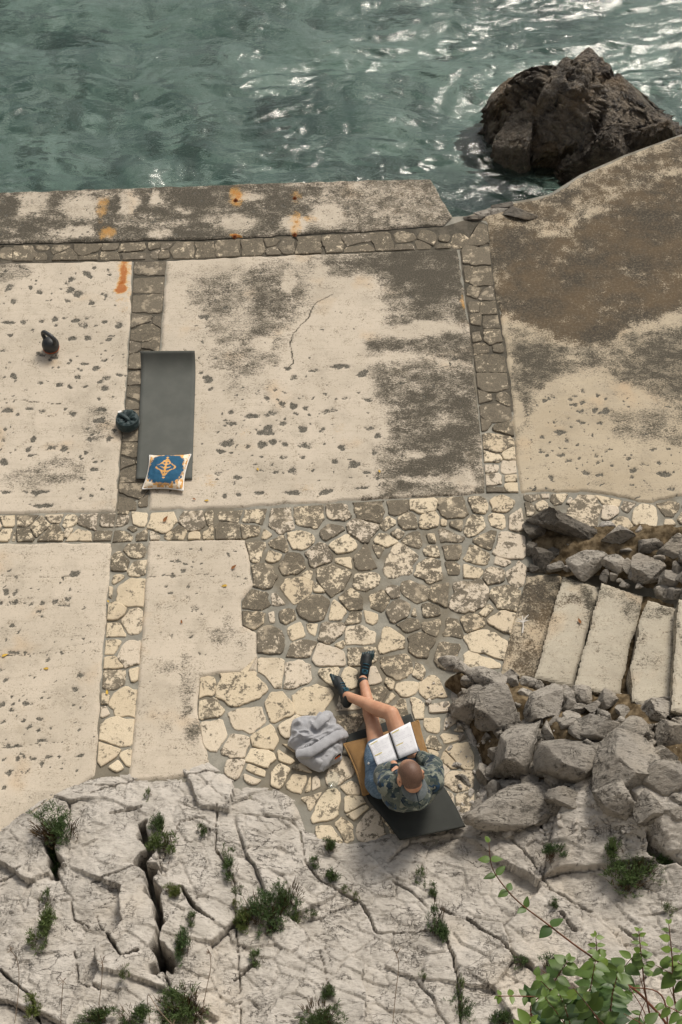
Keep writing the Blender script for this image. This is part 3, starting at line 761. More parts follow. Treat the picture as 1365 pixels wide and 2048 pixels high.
# ------------------------------------------------------------------ natural rock slope below the camera
front_px = [(-300, 1770), (-100, 1690), (0, 1640), (60, 1592), (130, 1560), (200, 1540), (300, 1522), (420, 1510), (470, 1548), (560, 1560), (603, 1590), (622, 1650), (700, 1676), (770, 1655), (860, 1640), (935, 1612), (962, 1560), (945, 1500), (915, 1440), (895, 1390), (868, 1338), (930, 1330), (1000, 1345), (1075, 1358), (1150, 1378), (1250, 1402), (1365, 1425), (1560, 1470)]
front = W2(front_px)
XL, XR = -12.0, 12.0
front_l = np.vstack([[XL, front[0][1] - .5], front, [XR, front[-1][1] - .2]])
rock_poly = np.vstack([front_l, [XR, -6], [XL, -6]])
rock_poly_r = np.vstack([rough_poly(front_l, .02, .03, 5)[: -1] if False else front_l, [XR, -6], [XL, -6]])
XA = P(1060, 1350).x
def rock_base(X, Y):
    d = poly_dist(X, Y, front_l, False)[0]
    ins = poly_dist(X, Y, rock_poly)[3]
    d = np.where(ins, d, -d)
    lip = .05 + .10 * sstep(.62, .9, X) * sstep(3.6, 4.1, Y)
    z = lip * (1 - np.exp(-np.maximum(d, 0) / .10)) + .36 * np.maximum(d, 0) - .05 + np.minimum(d, 0) * .5
    z = np.minimum(z, .86 + .1 * np.maximum(d, 0))
    rise = np.clip((X - XA) * .28, 0, .34) * sstep(.0, .16, d) * sstep(3.35, 4.0, Y)
    cliff = np.interp(-Y, [-2.35, -1.9, -1.2, -.5, 0, 1, 6], [0, .75, 2.9, 4.9, 6.1, 6.6, 7.0])
    return z + rise + cliff, d
def hitb(px, py):
    z = .3
    for _ in range(12):
        p = P(px, py, z); z = float(rock_base(np.array([p.x]), np.array([p.y]))[0][0])
    return P(px, py, z)
CRACKS = [  # px points, width px, depth m
 ([(284,1645),(300,1705),(273,1727),(293,1749),(315,1815),(319,1859),(311,1896),(330,1940)], 15, .42),
 ([(296,1745),(306,1775)], 26, .4), ([(316,1895),(332,1935)], 30, .38),
 ([(106,1680),(108,1745)], 20, .26), ([(366,1775),(388,1815),(429,1842)], 9, .2),
 ([(211,1861),(242,1918),(278,1906)], 8, .12),
 ([(282,1613),(220,1624)], 10, .07), ([(370,1549),(414,1542)], 7, .14), ([(183,1586),(234,1566),(315,1546),(370,1549)], 4, .06), ([(414,1542),(500,1550),(560,1566)], 4, .05),
 ([(435,1610),(431,1650),(430,1690),(455,1730),(470,1765),(472,1850),(478,1960),(480,2060)], 4, .07),
 ([(724,1801),(740,1834),(753,1863),(810,1863),(864,1867)], 5, .08), ([(868,1785),(884,1867),(909,1916),(917,1970),(925,2060)], 6, .09),
 ([(880,1813),(933,1842),(997,1884),(1072,1941)], 11, .10), ([(1022,1675),(1065,1717),(1107,1778),(1186,1820)], 4, .07),
 ([(1122,1827),(1150,1863)], 7, .08), ([(1242,1849),(1274,1877)], 7, .07), ([(1299,1667),(1306,1700),(1365,1724),(1460,1740)], 12, .22),
 ([(0,1757),(40,1735)], 5, .06), ([(60,1625),(140,1570),(230,1570)], 5, .05), ([(600,1660),(610,1720),(640,1760),(700,1790),(724,1801)], 5, .06),
 ([(570,1845),(640,1830),(720,1800)], 3, .05), ([(470,1955),(510,1920)], 8, .1), ([(190,1820),(200,1850),(211,1861)], 3, .05), ([(142,1800),(143,1830),(175,1850)], 4, .06),
 ([(100,1770),(75,1800),(80,1830)], 4, .05), ([(320,1720),(360,1640),(410,1630)], 3, .05), ([(120,1690),(60,1660)], 4, .06), ([(640,1900),(655,1960),(660,2060)], 3, .04),
 ([(1080,1600),(1090,1680)], 5, .06), ([(180,1760),(250,1740),(275,1727)], 5, .05), ([(330,1940),(345,1990),(320,2060)], 6, .1), ([(0,1940),(60,1990),(80,2060)], 7, .1), ([(150,1900),(155,1960),(200,1980)], 4, .06)]
RUB = W2([(865, 1325), (1000, 1340), (1150, 1375), (1365, 1420), (1560, 1465), (1560, 1670), (1365, 1640), (1200, 1620), (1100, 1590), (1000, 1570), (972, 1545), (950, 1480), (915, 1400)], .05)
CW = [(np.array([tuple(hitb(a, b))[:2] for a, b in pts]), (w if w > 11 else w * .5) / 2 / 300.0, dp) for pts, w, dp in CRACKS]
def rock_h(X, Y):
    z, d = rock_base(X, Y)
    amp = sstep(-.02, .18, d)
    # big fractured blocks
    wx = X + .07 * fbm2(X * 1.6, Y * 1.6, 3, 101) + .014 * fbm2(X * 9, Y * 9, 3, 102); wy = Y + .07 * fbm2(X * 1.6 + 5, Y * 1.6, 3, 103) + .014 * fbm2(X * 9 + 3, Y * 9, 3, 104)
    ca, sa = math.cos(.5), math.sin(.5)
    u, v = wx * ca - wy * sa, wx * sa + wy * ca
    f1, f2, cid, ox, oy = worley2(u * 1.5, v * 2.1, 3)
    zb = (cid - .5) * .10 + ox * (((cid * 7.3) % 1) - .5) * .15 + oy * (((cid * 3.7) % 1) - .5) * .13
    e = f2 - f1
    gate = sstep(.56, .7, vn2(X * 1.9, Y * 1.9, 55))
    zb -= .05 * gate * np.exp(-(e / .018) ** 2)
    g1, g2, gid, gx, gy = worley2(u * 4.6 + .3, v * 8.5, 13)
    e2 = g2 - g1
    gate2 = sstep(.40, .62, vn2(X * 3.1 + 9, Y * 3.1, 56))
    zs_ = (gid - .5) * .016 + gx * (((gid * 5.1) % 1) - .5) * .035 + gy * (((gid * 8.9) % 1) - .5) * .035 - .018 * gate2 * np.exp(-(e2 / .04) ** 2)
    wu = u + .012 * fbm2(X * 30, Y * 30, 3, 131); wv = v + .012 * fbm2(X * 30 + 5, Y * 30, 3, 132)
    k1, k2, kid, kx, ky = worley2(wu * 11 + .7, wv * 22, 23)
    gate3 = sstep(.46, .66, vn2(X * 4.1 + 2, Y * 4.1, 57))
    zs2 = (kid - .5) * .010 * gate3 - .008 * gate3 * np.exp(-((k2 - k1) / .07) ** 2)
    rid = 1 - np.abs(fbm2(u * 3.2, v * 7.5, 5, 111)) * 2
    zn = .045 * fbm2(X * 2.2, Y * 2.2, 4, 112) + rid * .010 + .008 * fbm2(X * 24, Y * 24, 4, 113, .65)
    far = sstep(6, 3.2, np.abs(X)) * sstep(-2, 2.0, Y)
    z = z + amp * (zb + zs_ * far + zs2 * far + zn)
    # cracks and hollows seen in the place
    jx = X + .011 * fbm2(X * 16, Y * 14, 4, 121); jy = Y + .011 * fbm2(X * 16, Y * 16 + 4, 4, 122)
    for pts, w, dp in CW:
        lo = pts.min(0) - .15; hi = pts.max(0) + .15
        m = (X > lo[0]) & (X < hi[0]) & (Y > lo[1]) & (Y < hi[1])
        if not m.any(): continue
        jw = min(.05, w * .9)
        dd = poly_dist(jx[m] + jw * fbm2(X[m] * 9, Y[m] * 9, 3, 124), jy[m] + jw * fbm2(X[m] * 9 + 6, Y[m] * 9, 3, 125), pts, False)[0]
        ww = w * (.30 + 1.35 * vn2(X[m] * 13, Y[m] * 13, 123))
        zz_ = z[m] - dp * np.exp(-(dd / ww) ** 7)
        z[m] = zz_
    z -= .16 * sstep(-.02, .10, sdist(X, Y, RUB))
    return z
xs = stretch(-2.75, 2.75, .0085, (-12, 12), 1.3); ys = stretch(2.1, 5.4, .0085, (-5.9, 5.5), 1.3)
X, Y, rim, F = grid_poly(xs, ys, rock_poly)
Z = rock_h(X, Y) - .05 * sstep(.02, 0, rim) * 1
rv = np.stack([X, Y, Z], 1)
ROCK = tag(mobj("rock_slope", rv, F, M['rock'], smooth=True), kind='structure')
ROCK_BVH = BVHTree.FromPolygons(rv.tolist(), F.tolist())
CAMV = Vector((0, 0, CAM_H))
def hit(px, py):
    r = ROCK_BVH.ray_cast(CAMV, RAY(px, py))
    return r[0] if r[0] is not None else P(px, py, 0)
def rock_z(x, y):
    r = ROCK_BVH.ray_cast(Vector((x, y, 30)), Vector((0, 0, -1)))
    return r[0].z if r[0] is not None else 0.0

# ------------------------------------------------------------------ boulders
def ico(n):
    bm = bmesh.new(); bmesh.ops.create_icosphere(bm, subdivisions=n, radius=1)
    v = np.array([tuple(x.co) for x in bm.verts]); f = [[y.index for y in x.verts] for x in bm.faces]; bm.free()
    return v, f
ICO = {n: ico(n) for n in (2, 3, 4, 5, 6)}
def stone_verts(rad, seed, sub=4, cuts=10, rough=.07, depth=(.50, .90)):
    rs = np.random.RandomState(seed)
    p = ICO[sub][0].copy()
    p = np.sign(p) * np.abs(p) ** .68; p /= np.abs(p).max()
    q_ = rs.normal(size=(3, 3)); q_, _r = np.linalg.qr(q_); p = (p @ q_) * 1.06
    for k in range(cuts):
        n = rs.normal(size=3); n[2] *= .8; n /= np.linalg.norm(n)
        c = rs.uniform(*depth); s = p @ n - c
        p -= np.outer(np.maximum(s, 0) * .985, n)
    o = rs.uniform(0, 50, 3)
    nrm = ICO[sub][0]
    d = rough * .8 * fbm3(p[:, 0] * 3.2 + o[0], p[:, 1] * 3.2 + o[1], p[:, 2] * 3.2 + o[2], 6, seed, .66)
    r = 1 - np.abs(fbm3(p[:, 0] * 3.1 + o[1], p[:, 1] * 3.1 + o[2], p[:, 2] * 5.0 + o[0], 3, seed + 7))
    d -= rough * .9 * np.clip((r - .86) / .14, 0, 1) ** 2
    p += nrm * d[:, None]
    return p * np.array(rad)
def stone(name, c, rad, rot, seed, mat, parent=None, sub=4, cuts=10, rough=.07, tilt=(0, 0)):
    v = stone_verts(rad, seed, sub, cuts, rough)
    o = mobj(name, v, ICO[sub][1], mat, parent, True)
    o.rotation_euler = (tilt[0], tilt[1], rot); o.location = c
    return o

# rubble wall on the near side of the steps
WALL = thing("rubble_wall", hitb(1150, 1500), "rough grey rubble stone wall heaped along the near side of the steps", "stone wall")
org = WALL.location.copy()
rub = [(260,160,105,62,0),(165,295,105,72,.2),(320,350,125,125,.5),(410,560,130,215,-.45),(430,870,215,105,.25),(560,930,52,36,.2),(600,470,42,66,.3),(600,330,95,115,-.3),(570,580,48,72,.3),(760,640,165,150,0),(1010,700,170,190,.3),(890,450,135,85,-.25),(1060,480,95,75,-.2),(1140,610,78,52,-.2),(1260,610,58,78,.5),(1290,760,115,95,.1),(1185,900,80,85,.2),(1310,920,72,62,0),(1290,490,105,85,-.1),(1210,340,105,72,-.1),(920,380,52,32,-.5),(780,270,80,48,0),(680,275,80,58,-.2),(500,185,75,40,-.2),(610,175,70,36,-.2),(830,215,85,36,-.1),(930,290,75,52,.1),(1030,350,55,42,0),(1110,425,55,40,-.2),(985,850,135,90,-.3),(725,850,95,85,0),(635,880,42,62,.4),(640,720,62,85,.2),(700,430,48,38,0),(170,185,38,42,.3),(50,95,80,42,.1),(130,115,52,40,0),(130,760,62,52,.2),(255,705,62,55,.3),(300,790,65,52,.1),(205,890,36,36,0),(500,740,52,42,0),(380,1030,32,26,0),(440,985,28,22,.2),(1195,670,38,28,0),(1180,545,34,24,.4),(1340,850,42,32,0),(1350,400,45,32,0),(1060,250,60,28,0),(1130,285,60,32,0),(1250,300,60,30,-.1),(1340,330,60,36,0),(400,150,55,34,0),(330,240,50,34,.2),(860,330,45,32,0),(760,330,45,32,.2),(1000,420,42,32,.1),(480,260,40,50,.2),(300,680,60,50,.1),(1440,650,80,80,0),(1440,860,80,70,0),(1430,480,80,60,0),(700,205,48,22,0),(560,205,40,24,.2)]
random.seed(77)
for k in range(170):                                   # smaller stones wedged between the big ones
    a, b = random.uniform(30, 1420), random.uniform(90, 900)
    if b < 120 + a * .12 or (a < 250 and b > 640) or b > 620 + a * .25: continue
    r_ = random.uniform(20, 50); rub.append((a, b, r_, r_ * random.uniform(.6, .9), random.uniform(-.6, .6)))
for i, (a, b, rx, ry, rt) in enumerate(rub):
    px, py = 880 + a * .3553, 1300 + b * .3553
    h = hitb(px, py); s = (h - CAMV).length / FPX * .3553
    rxm, rym = rx * s, ry * s * 1.08
    rz = min(.8 * min(rxm, rym) + .03, .16)
    big = rx * ry > 12000
    c = hitb(px, py + (8 if big else 3)) + Vector((0, 0, rz * (.42 if big else .3)))
    stone("stone", c - org, (rxm * 1.14, rym * 1.14, rz * 1.05), rt, 300 + i, M['boulder'], WALL, 5 if rx * ry > 3600 else 4, 12, .085, (random.uniform(-.2, .3), random.uniform(-.2, .2)))
# mortar and soil packed between the stones
rp = rough_poly(W2([(875, 1345), (1000, 1352), (1075, 1366), (1150, 1386), (1250, 1410), (1365, 1434), (1500, 1462), (1500, 1660), (1365, 1650), (1200, 1640), (1090, 1600), (1000, 1580), (962, 1545), (940, 1480), (905, 1400)], .05), .03, .04, 9)
x0, y0 = rp.min(0); x1, y1 = rp.max(0)
X, Y, rim, F = grid_poly(np.arange(x0, x1, .02), np.arange(y0, y1, .02), rp)
Z = rock_base(X, Y)[0] + .015 + .07 * fbm2(X * 4, Y * 4, 4, 141) + .03 * fbm2(X * 14, Y * 14, 3, 142) - .12 * sstep(.08, 0, rim)
mobj("mortar_bed", np.stack([X, Y, Z], 1) - np.array(org), F, M['earth'], WALL, True)

# chips and small debris lying in the gaps and along the foot of the wall
rs = random.Random(8); lv = []; lf = []
cv, cf = ICO[2]
foot = [(945, 1500), (960, 1545), (955, 1590), (935, 1625), (985, 1640), (1040, 1640), (1100, 1650), (1180, 1655), (1260, 1668), (915, 1440), (890, 1385), (1000, 1610), (1080, 1600)]
for k in range(420):
    if k < 260:
        q = rs.choice(foot); px, py = q[0] + rs.gauss(0, 22), q[1] + rs.gauss(0, 14)
    else: px, py = rs.uniform(920, 1360), rs.uniform(1360, 1640)
    h = hit(px, py) if k < 260 else hitb(px, py) + Vector((0, 0, .03))
    r_ = .006 + .018 * rs.random() ** 2
    m = Matrix.Rotation(rs.random() * 6, 3, 'Z') @ Matrix.Rotation(rs.random() * 6, 3, 'X')
    sc = Vector((r_ * rs.uniform(.8, 1.6), r_ * rs.uniform(.6, 1.1), r_ * rs.uniform(.5, .9)))
    o_ = len(lv)
    lv += [tuple(h - org + m @ Vector((v_[0] * sc.x * (1 + .25 * math.sin(i * 7.3 + k)), v_[1] * sc.y, v_[2] * sc.z))) for i, v_ in enumerate(cv)]
    lf += [tuple(i + o_ for i in q) for q in cf]
o = mobj("stone_chips", lv, lf, M['rock'], WALL); o["kind"] = "stuff"

# ------------------------------------------------------------------ steps
STEPS = thing("stone_steps", P(1040, 1250), "worn pale concrete steps climbing to the right between two rubble walls", "steps")
so = STEPS.location.copy()
def zc(pts): return [(900 + a * .3407, 980 + b * .3407) for a, b in pts]
def step_block(name, px, z, zb, paint=None, seed=0, jag=.006, mat=None):
    poly = rough_poly(W2(px, z), jag, .03, seed)
    st = .016
    x0, y0 = poly.min(0); x1, y1 = poly.max(0)
    X, Y, rim, F = grid_poly(np.arange(x0 - st, x1 + st, st), np.arange(y0 - st, y1 + st, st), poly)
    Z = z + .004 * fbm2(X * 5, Y * 5, 3, seed) + .002 * fbm2(X * 30, Y * 30, 3, seed + 1) - .012 * sstep(.02, 0, rim)
    pt = Paint(X, Y)
    if paint: paint(pt, z)
    V = np.stack([X, Y, Z], 1)
    # sides
    n = len(poly); base = len(V)
    if np.sum(poly[:, 0] * np.roll(poly[:, 1], -1) - poly[:, 1] * np.roll(poly[:, 0], -1)) < 0: poly = poly[::-1]
    V = np.vstack([V, np.column_stack([poly, np.full(n, z - .011)]), np.column_stack([poly, np.full(n, zb)])])
    Fl = F.tolist() + [[base + n + i, base + n + (i + 1) % n, base + (i + 1) % n, base + i] for i in range(n)]
    o = mobj(name, V - np.array(so), Fl, mat or M['step'], STEPS)
    c = np.zeros((len(V), 4)); c[:len(X)] = np.clip(pt.c, 0, 1); c[len(X):, 0] = .35
    set_attr(o.data, "stain", c)
    return o
SH = [0, .15, .29, .43, .57]
def sp(l):
    def f(pt, z):
        for q in l:
            a = P(900 + q[1] * .3407, 980 + q[2] * .3407, z)
            # ground-equivalent pixel is not needed: paint directly in metres
            d = np.hypot((pt.wx - a.x) / (q[3] * .0013), (pt.wy - a.y) / (q[4] * .0013))
            pt.c[:, q[0]] = np.maximum(pt.c[:, q[0]], q[5] * sstep(1.4, .3, d))
    return f
step_block("landing", zc([(455, 495), (665, 500), (520, 1110), (300, 1080), (370, 790)]), .004, -.05, sp([(2, 520, 640, 140, 200, .75), (2, 450, 950, 150, 200, .6), (0, 620, 560, 60, 60, .6)]), 31, mat=M['ramp'])
step_block("step", zc([(665, 500), (880, 565), (725, 1160), (500, 1100)]), SH[1], -.05, sp([(0, 720, 530, 90, 45, .62), (0, 820, 640, 60, 110, .62), (2, 700, 640, 80, 40, .45), (0, 600, 700, 20, 160, .3)]), 32)
step_block("step", zc([(893, 540), (1142, 622), (1100, 800), (1050, 940), (1000, 1200), (725, 1160)]), SH[2], -.05, sp([(0, 1000, 600, 120, 40, .4), (0, 1100, 680, 50, 90, .35), (2, 850, 920, 40, 40, .4)]), 33)
step_block("step", zc([(1158, 648), (1325, 690), (1310, 1000), (1290, 1300), (1075, 1240), (1065, 1060), (1105, 800)]), SH[3], -.05, sp([(0, 1230, 720, 100, 60, .6), (0, 1300, 900, 25, 300, .5), (2, 1130, 1000, 60, 150, .25)]), 34, .012)
step_block("step", zc([(1345, 640), (1560, 690), (1520, 1330), (1300, 1290), (1320, 1000)]), SH[4], -.05, sp([(0, 1350, 900, 20, 300, .4)]), 35)
rp = rough_poly(W2(zc([(890, 540), (1340, 640), (1300, 1300), (980, 1210)]), .3), .01, .04, 3)
x0, y0 = rp.min(0); x1, y1 = rp.max(0)
X, Y, rim, F = grid_poly(np.arange(x0, x1, .02), np.arange(y0, y1, .02), rp)
mobj("soil_fill", np.stack([X, Y, .235 + .04 * fbm2(X * 9, Y * 9, 4, 5)], 1) - np.array(so), F, M['earth'], STEPS, True)

# ------------------------------------------------------------------ rubble wall on the far side of the steps
WALL2 = thing("rubble_wall", P(1200, 1100), "dark rubble stone wall on the far side of the steps with a slanted boulder at its end", "stone wall")
o2 = WALL2.location.copy()
z2 = lambda X: np.clip((X - P(1080, 1100).x) * .50, 0, .9)
upw = [(400,200,300,100,-.33,.20,1),(165,250,85,85,.2,.10,1),(850,310,135,85,-.1,.12,0),(1090,395,115,90,.3,.12,0),(1320,410,120,100,-.1,.12,0),(750,225,75,36,0,.06,2),(1040,275,75,48,0,.06,2),(600,520,135,105,0,.10,0),(805,525,95,72,-.2,.07,0),(215,490,95,85,.2,.08,1),(345,545,65,42,0,.05,0),(1085,590,130,125,.2,.07,0),(910,540,38,64,.2,.05,0),(1260,640,85,72,.2,.07,0),(1200,735,75,62,0,.06,0),(960,620,45,42,0,.04,0),(735,625,38,46,0,.05,0),(905,700,50,24,-.3,.03,0),(430,565,45,24,0,.04,0),(300,440,90,40,.1,.06,1),(480,400,80,30,0,.05,0),(1330,560,60,60,.2,.07,0),(1420,640,90,80,0,.08,0),(1450,480,90,90,0,.09,0),(1310,760,60,50,.1,.06,0),(810,620,40,32,.3,.04,0),(860,660,32,22,0,.03,0),(1010,700,32,26,0,.03,0),(940,420,60,35,0,.05,0),(680,440,60,26,0,.04,0),(150,560,60,40,-.4,.05,1),(1390,780,60,60,0,.06,0),(140,390,50,60,0,.06,1),(1180,480,40,30,0,.04,0)]
for i, (a, b, rx, ry, rt, rz, kd) in enumerate(upw):
    px, py = 1030 + a * .2454, 1000 + b * .2454
    z = float(z2(P(px, py).x)) * (.55 if b < 450 else .85)
    c = P(px, py, z + rz * .45); s = (c - CAMV).length / FPX * .2454
    stone("stone", c - o2, (rx * s * 1.15, ry * s * 1.2, rz * .9), rt, 500 + i, M[('boulder', 'darkrock', 'rock')[kd]], WALL2, 5 if rx * ry > 5000 else 4, 12, .085, (random.uniform(.0, .35), random.uniform(-.15, .15)))
rp = rough_poly(W2([(1052, 1075), (1062, 1045), (1150, 1060), (1230, 1068), (1365, 1095), (1480, 1115), (1480, 1210), (1365, 1205), (1290, 1190), (1200, 1165), (1130, 1158), (1060, 1150)]), .03, .04, 19)
x0, y0 = rp.min(0); x1, y1 = rp.max(0)
X, Y, rim, F = grid_poly(np.arange(x0, x1, .018), np.arange(y0, y1, .018), rp)
Z = z2(X) * np.where(True, .72, 1) + .03 + .05 * fbm2(X * 5, Y * 5, 4, 151) + .03 * fbm2(X * 16, Y * 16, 3, 152) - (.06 + z2(X) * .3) * sstep(.10, 0, rim)
mobj("mortar_bed", np.stack([X, Y, Z], 1) - np.array(o2), F, M['earth'], WALL2, True)

# rocky bank the steps climb into, beyond the right of the view
X, Y, rim, F = grid_poly(np.arange(2.72, 9, .06), np.arange(3.4, 6.6, .06))
Z = -.1 + .75 * sstep(2.72, 3.6, X) * sstep(6.6, 5.9, Y) + .25 * np.clip(X - 3.2, 0, 6) * sstep(6.6, 5.6, Y) + .10 * fbm2(X * 1.5, Y * 1.5, 4, 161) + .03 * fbm2(X * 7, Y * 7, 4, 162)
tag(mobj("rocky_bank", np.stack([X, Y, Z], 1), F, M['boulder'], smooth=True), kind='structure')

# ------------------------------------------------------------------ the rock in the water
t = NT("wet_sea_rock"); p = t.pos()
n1 = t.noise(p, 3.2, 8, .66, .3); n2 = t.noise(p, 17, 7, .7); n3 = t.noise(p, 80, 4, .7)
c = t.mix(t.ramp(n1, .36, .62), (.05, .037, .024), (.23, .185, .13))
c = t.mix(t.ramp(n2, .48, .68, 0, .65), c, (.34, .28, .21))
c = t.mix(t.ramp(t.noise(p, 1.6, 5, .6), .48, .62, 0, .75), c, (.14, .088, .036))
c = t.mix(t.ramp(n3, .56, .76, 0, .6), c, (.36, .31, .24))
vd = t.vor(p, 24); c = t.mix(t.ramp(vd, .1, .22, .5, 0), c, (.30, .26, .21))
t.bump(t.math('ADD', t.math('MULTIPLY', n1, 1.4), t.math('ADD', n2, t.math('ADD', t.math('MULTIPLY', n3, .35), t.math('MULTIPLY', vd, -.5)))), 1.0, .085)
M['searock'] = t.done(c, t.ramp(n2, .4, .7, .34, .7), .5)
c0 = P(1150, 262, -.35)
SR = thing("sea_rock", c0, "big dark wet rock standing in the sea beside the brown ramp", "rock")
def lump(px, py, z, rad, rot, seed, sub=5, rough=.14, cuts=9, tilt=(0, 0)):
    return stone("rock_and_shade_mass", P(px, py, z) - c0, rad, rot, seed, M['searock'], SR, sub, cuts, rough, tilt)
lump(1120, 275, -.50, (.70, .50, .66), -.1, 901, 6, .25, 12, (-.15, -.05))
lump(1172, 235, -.38, (.56, .46, .58), .3, 902, 6, .25, 12, (-.2, 0))
lump(1188, 188, -.46, (.34, .32, .46), .1, 903, 6, .2, 9)
lump(1250, 258, -.56, (.52, .46, .48), .2, 904, 6, .25, 10, (0, .3))
lump(1315, 272, -.56, (.34, .28, .38), -.3, 905, 5, .2, 9)
lump(1065, 255, -.60, (.46, .42, .46), .2, 906, 6, .25, 9)
lump(1045, 222, -.70, (.26, .26, .28), .1, 908, 5, .2, 9)
lump(1215, 310, -.44, (.50, .24, .42), .3, 907, 6, .25, 9)
lump(1280, 295, -.46, (.36, .20, .42), .4, 910, 6, .25, 9)
lump(1075, 345, -1.35, (.85, .42, .42), -.2, 911, 5, .15, 9)  # added underwater lump, dark mass standing in for the rock's shadow on the water
lump(1010, 360, -1.6, (.55, .45, .45), .1, 912, 5, .15, 9)  # second added lump, deepens the same stand-in shadow under water
lump(1030, 295, -.60, (.30, .26, .40), .0, 909, 5, .16, 9)

# broken stone lip where the ramp meets the quay
LIP = thing("rock_ledge", P(1010, 425), "small broken grey rock ledge at the water edge where quay and ramp meet", "rock")
for i, (px, py, rx, ry, rz, rt) in enumerate([(1040, 428, .15, .10, .035, -.2), (985, 424, .17, .055, .03, .25), (1010, 412, .12, .05, .03, .2), (950, 436, .10, .05, .025, .2)]):
    stone("rock_piece", P(px, py, .0) - LIP.location, (rx, ry, rz), rt, 920 + i, M['darkrock'] if i != 1 else M['boulder'], LIP, 4, 8, .1)
# ------------------------------------------------------------------ small builders
def lathe(prof, n=32, ang=math.tau):
    v = []; f = []
    for r, z in prof:
        for k in range(n):
            a = ang * k / n; v.append((r * math.cos(a), r * math.sin(a), z))
    for i in range(len(prof) - 1):
        for k in range(n):
            f.append((i*n + k, i*n + (k+1) % n, (i+1)*n + (k+1) % n, (i+1)*n + k))
    return v, f
def tube(pts, rad, n=8, cap=True):
    pts = [Vector(p) for p in pts]
    if not hasattr(rad, '__len__'): rad = [rad] * len(pts)
    v = []; f = []
    up = Vector((0, 0, 1))
    prev = None
    for i, p in enumerate(pts):
        t = (pts[min(i+1, len(pts)-1)] - pts[max(i-1, 0)]).normalized()
        s = t.cross(prev if prev is not None else up)
        if s.length < 1e-3: s = t.cross(Vector((1, 0, 0)))
        s.normalize(); w = s.cross(t).normalized(); prev = w
        for k in range(n):
            a = math.tau * k / n
            v.append(tuple(p + (s * math.cos(a) + w * math.sin(a)) * rad[i]))
    for i in range(len(pts) - 1):
        for k in range(n):
            f.append((i*n + k, i*n + (k+1) % n, (i+1)*n + (k+1) % n, (i+1)*n + k))
    if cap:
        f.append(tuple(range(n))[::-1]); f.append(tuple(range((len(pts)-1)*n, len(pts)*n)))
    return v, f
def crom(pts, n=6):
    pts = [Vector(p) for p in pts]; out = []
    P_ = [pts[0]] + pts + [pts[-1]]
    for i in range(1, len(P_) - 2):
        a, b, c, d = P_[i-1:i+3]
        for k in range(n):
            t = k / n
            out.append(.5 * ((2*b) + (c - a)*t + (2*a - 5*b + 4*c - d)*t*t + (3*b - a - 3*c + d)*t**3))
    out.append(pts[-1])
    return out
class MB:
    """collects simple closed shapes that are then melted into one skin"""
    def __init__(self): self.v = []; self.f = []
    def add(self, v, f):
        o = len(self.v); self.v += [tuple(x) for x in v]; self.f += [tuple(i + o for i in q) for q in f]
    def ell(self, c, rad, rot=None, sub=3):
        v0, f0 = ICO[sub]; m = rot if rot is not None else Matrix.Identity(3); c = Vector(c)
        self.add([tuple(c + m @ Vector((a[0]*rad[0], a[1]*rad[1], a[2]*rad[2]))) for a in v0], f0)
    def cap(self, a, b, ra, rb, n=14):
        a, b = Vector(a), Vector(b); d = b - a; L = d.length; d.normalize()
        pts = []; rs = []
        for k in range(5):
            t = math.pi/2 * (1 - k/4) ; pts.append(a - d*ra*math.sin(t)); rs.append(max(ra*math.cos(t), .0008))
        for k in range(1, 5):
            t = math.pi/2 * k/4; pts.append(b + d*rb*math.sin(t)); rs.append(max(rb*math.cos(t), .0008))
            if k == 1: pts.insert(-1, b.copy()); rs.insert(-1, rb)
        self.add(*tube(pts, rs, n))
    def chain(self, pts, rs):
        for i in range(len(pts) - 1): self.cap(pts[i], pts[i+1], rs[i], rs[i+1])
    def melt(self, voxel, smooth=4, fac=.5):
        me = bpy.data.meshes.new("tmp"); me.from_pydata(self.v, [], self.f); me.update()
        o = bpy.data.objects.new("tmp", me); COL.objects.link(o)
        r = o.modifiers.new("r", 'REMESH'); r.mode = 'VOXEL'; r.voxel_size = voxel
        s = o.modifiers.new("s", 'SMOOTH'); s.iterations = smooth; s.factor = fac
        dg = bpy.context.evaluated_depsgraph_get(); dg.update()
        ev = bpy.data.meshes.new_from_object(o.evaluated_get(dg))
        bpy.data.objects.remove(o); bpy.data.meshes.remove(me)
        v = np.empty(len(ev.vertices) * 3); ev.vertices.foreach_get('co', v)
        nn = np.empty(len(ev.vertices) * 3); ev.vertices.foreach_get('normal', nn)
        f = [tuple(q.vertices) for q in ev.polygons]
        bpy.data.meshes.remove(ev)
        return v.reshape(-1, 3), nn.reshape(-1, 3), f
def box(c, s, rz=0):
    v = [(x * s[0] / 2, y * s[1] / 2, z * s[2] / 2) for x in (-1, 1) for y in (-1, 1) for z in (-1, 1)]
    f = [(0,1,3,2),(4,6,7,5),(0,4,5,1),(2,3,7,6),(0,2,6,4),(1,5,7,3)]
    m = Matrix.Rotation(rz, 3, 'Z'); c = Vector(c)
    return [tuple(c + m @ Vector(q)) for q in v], f

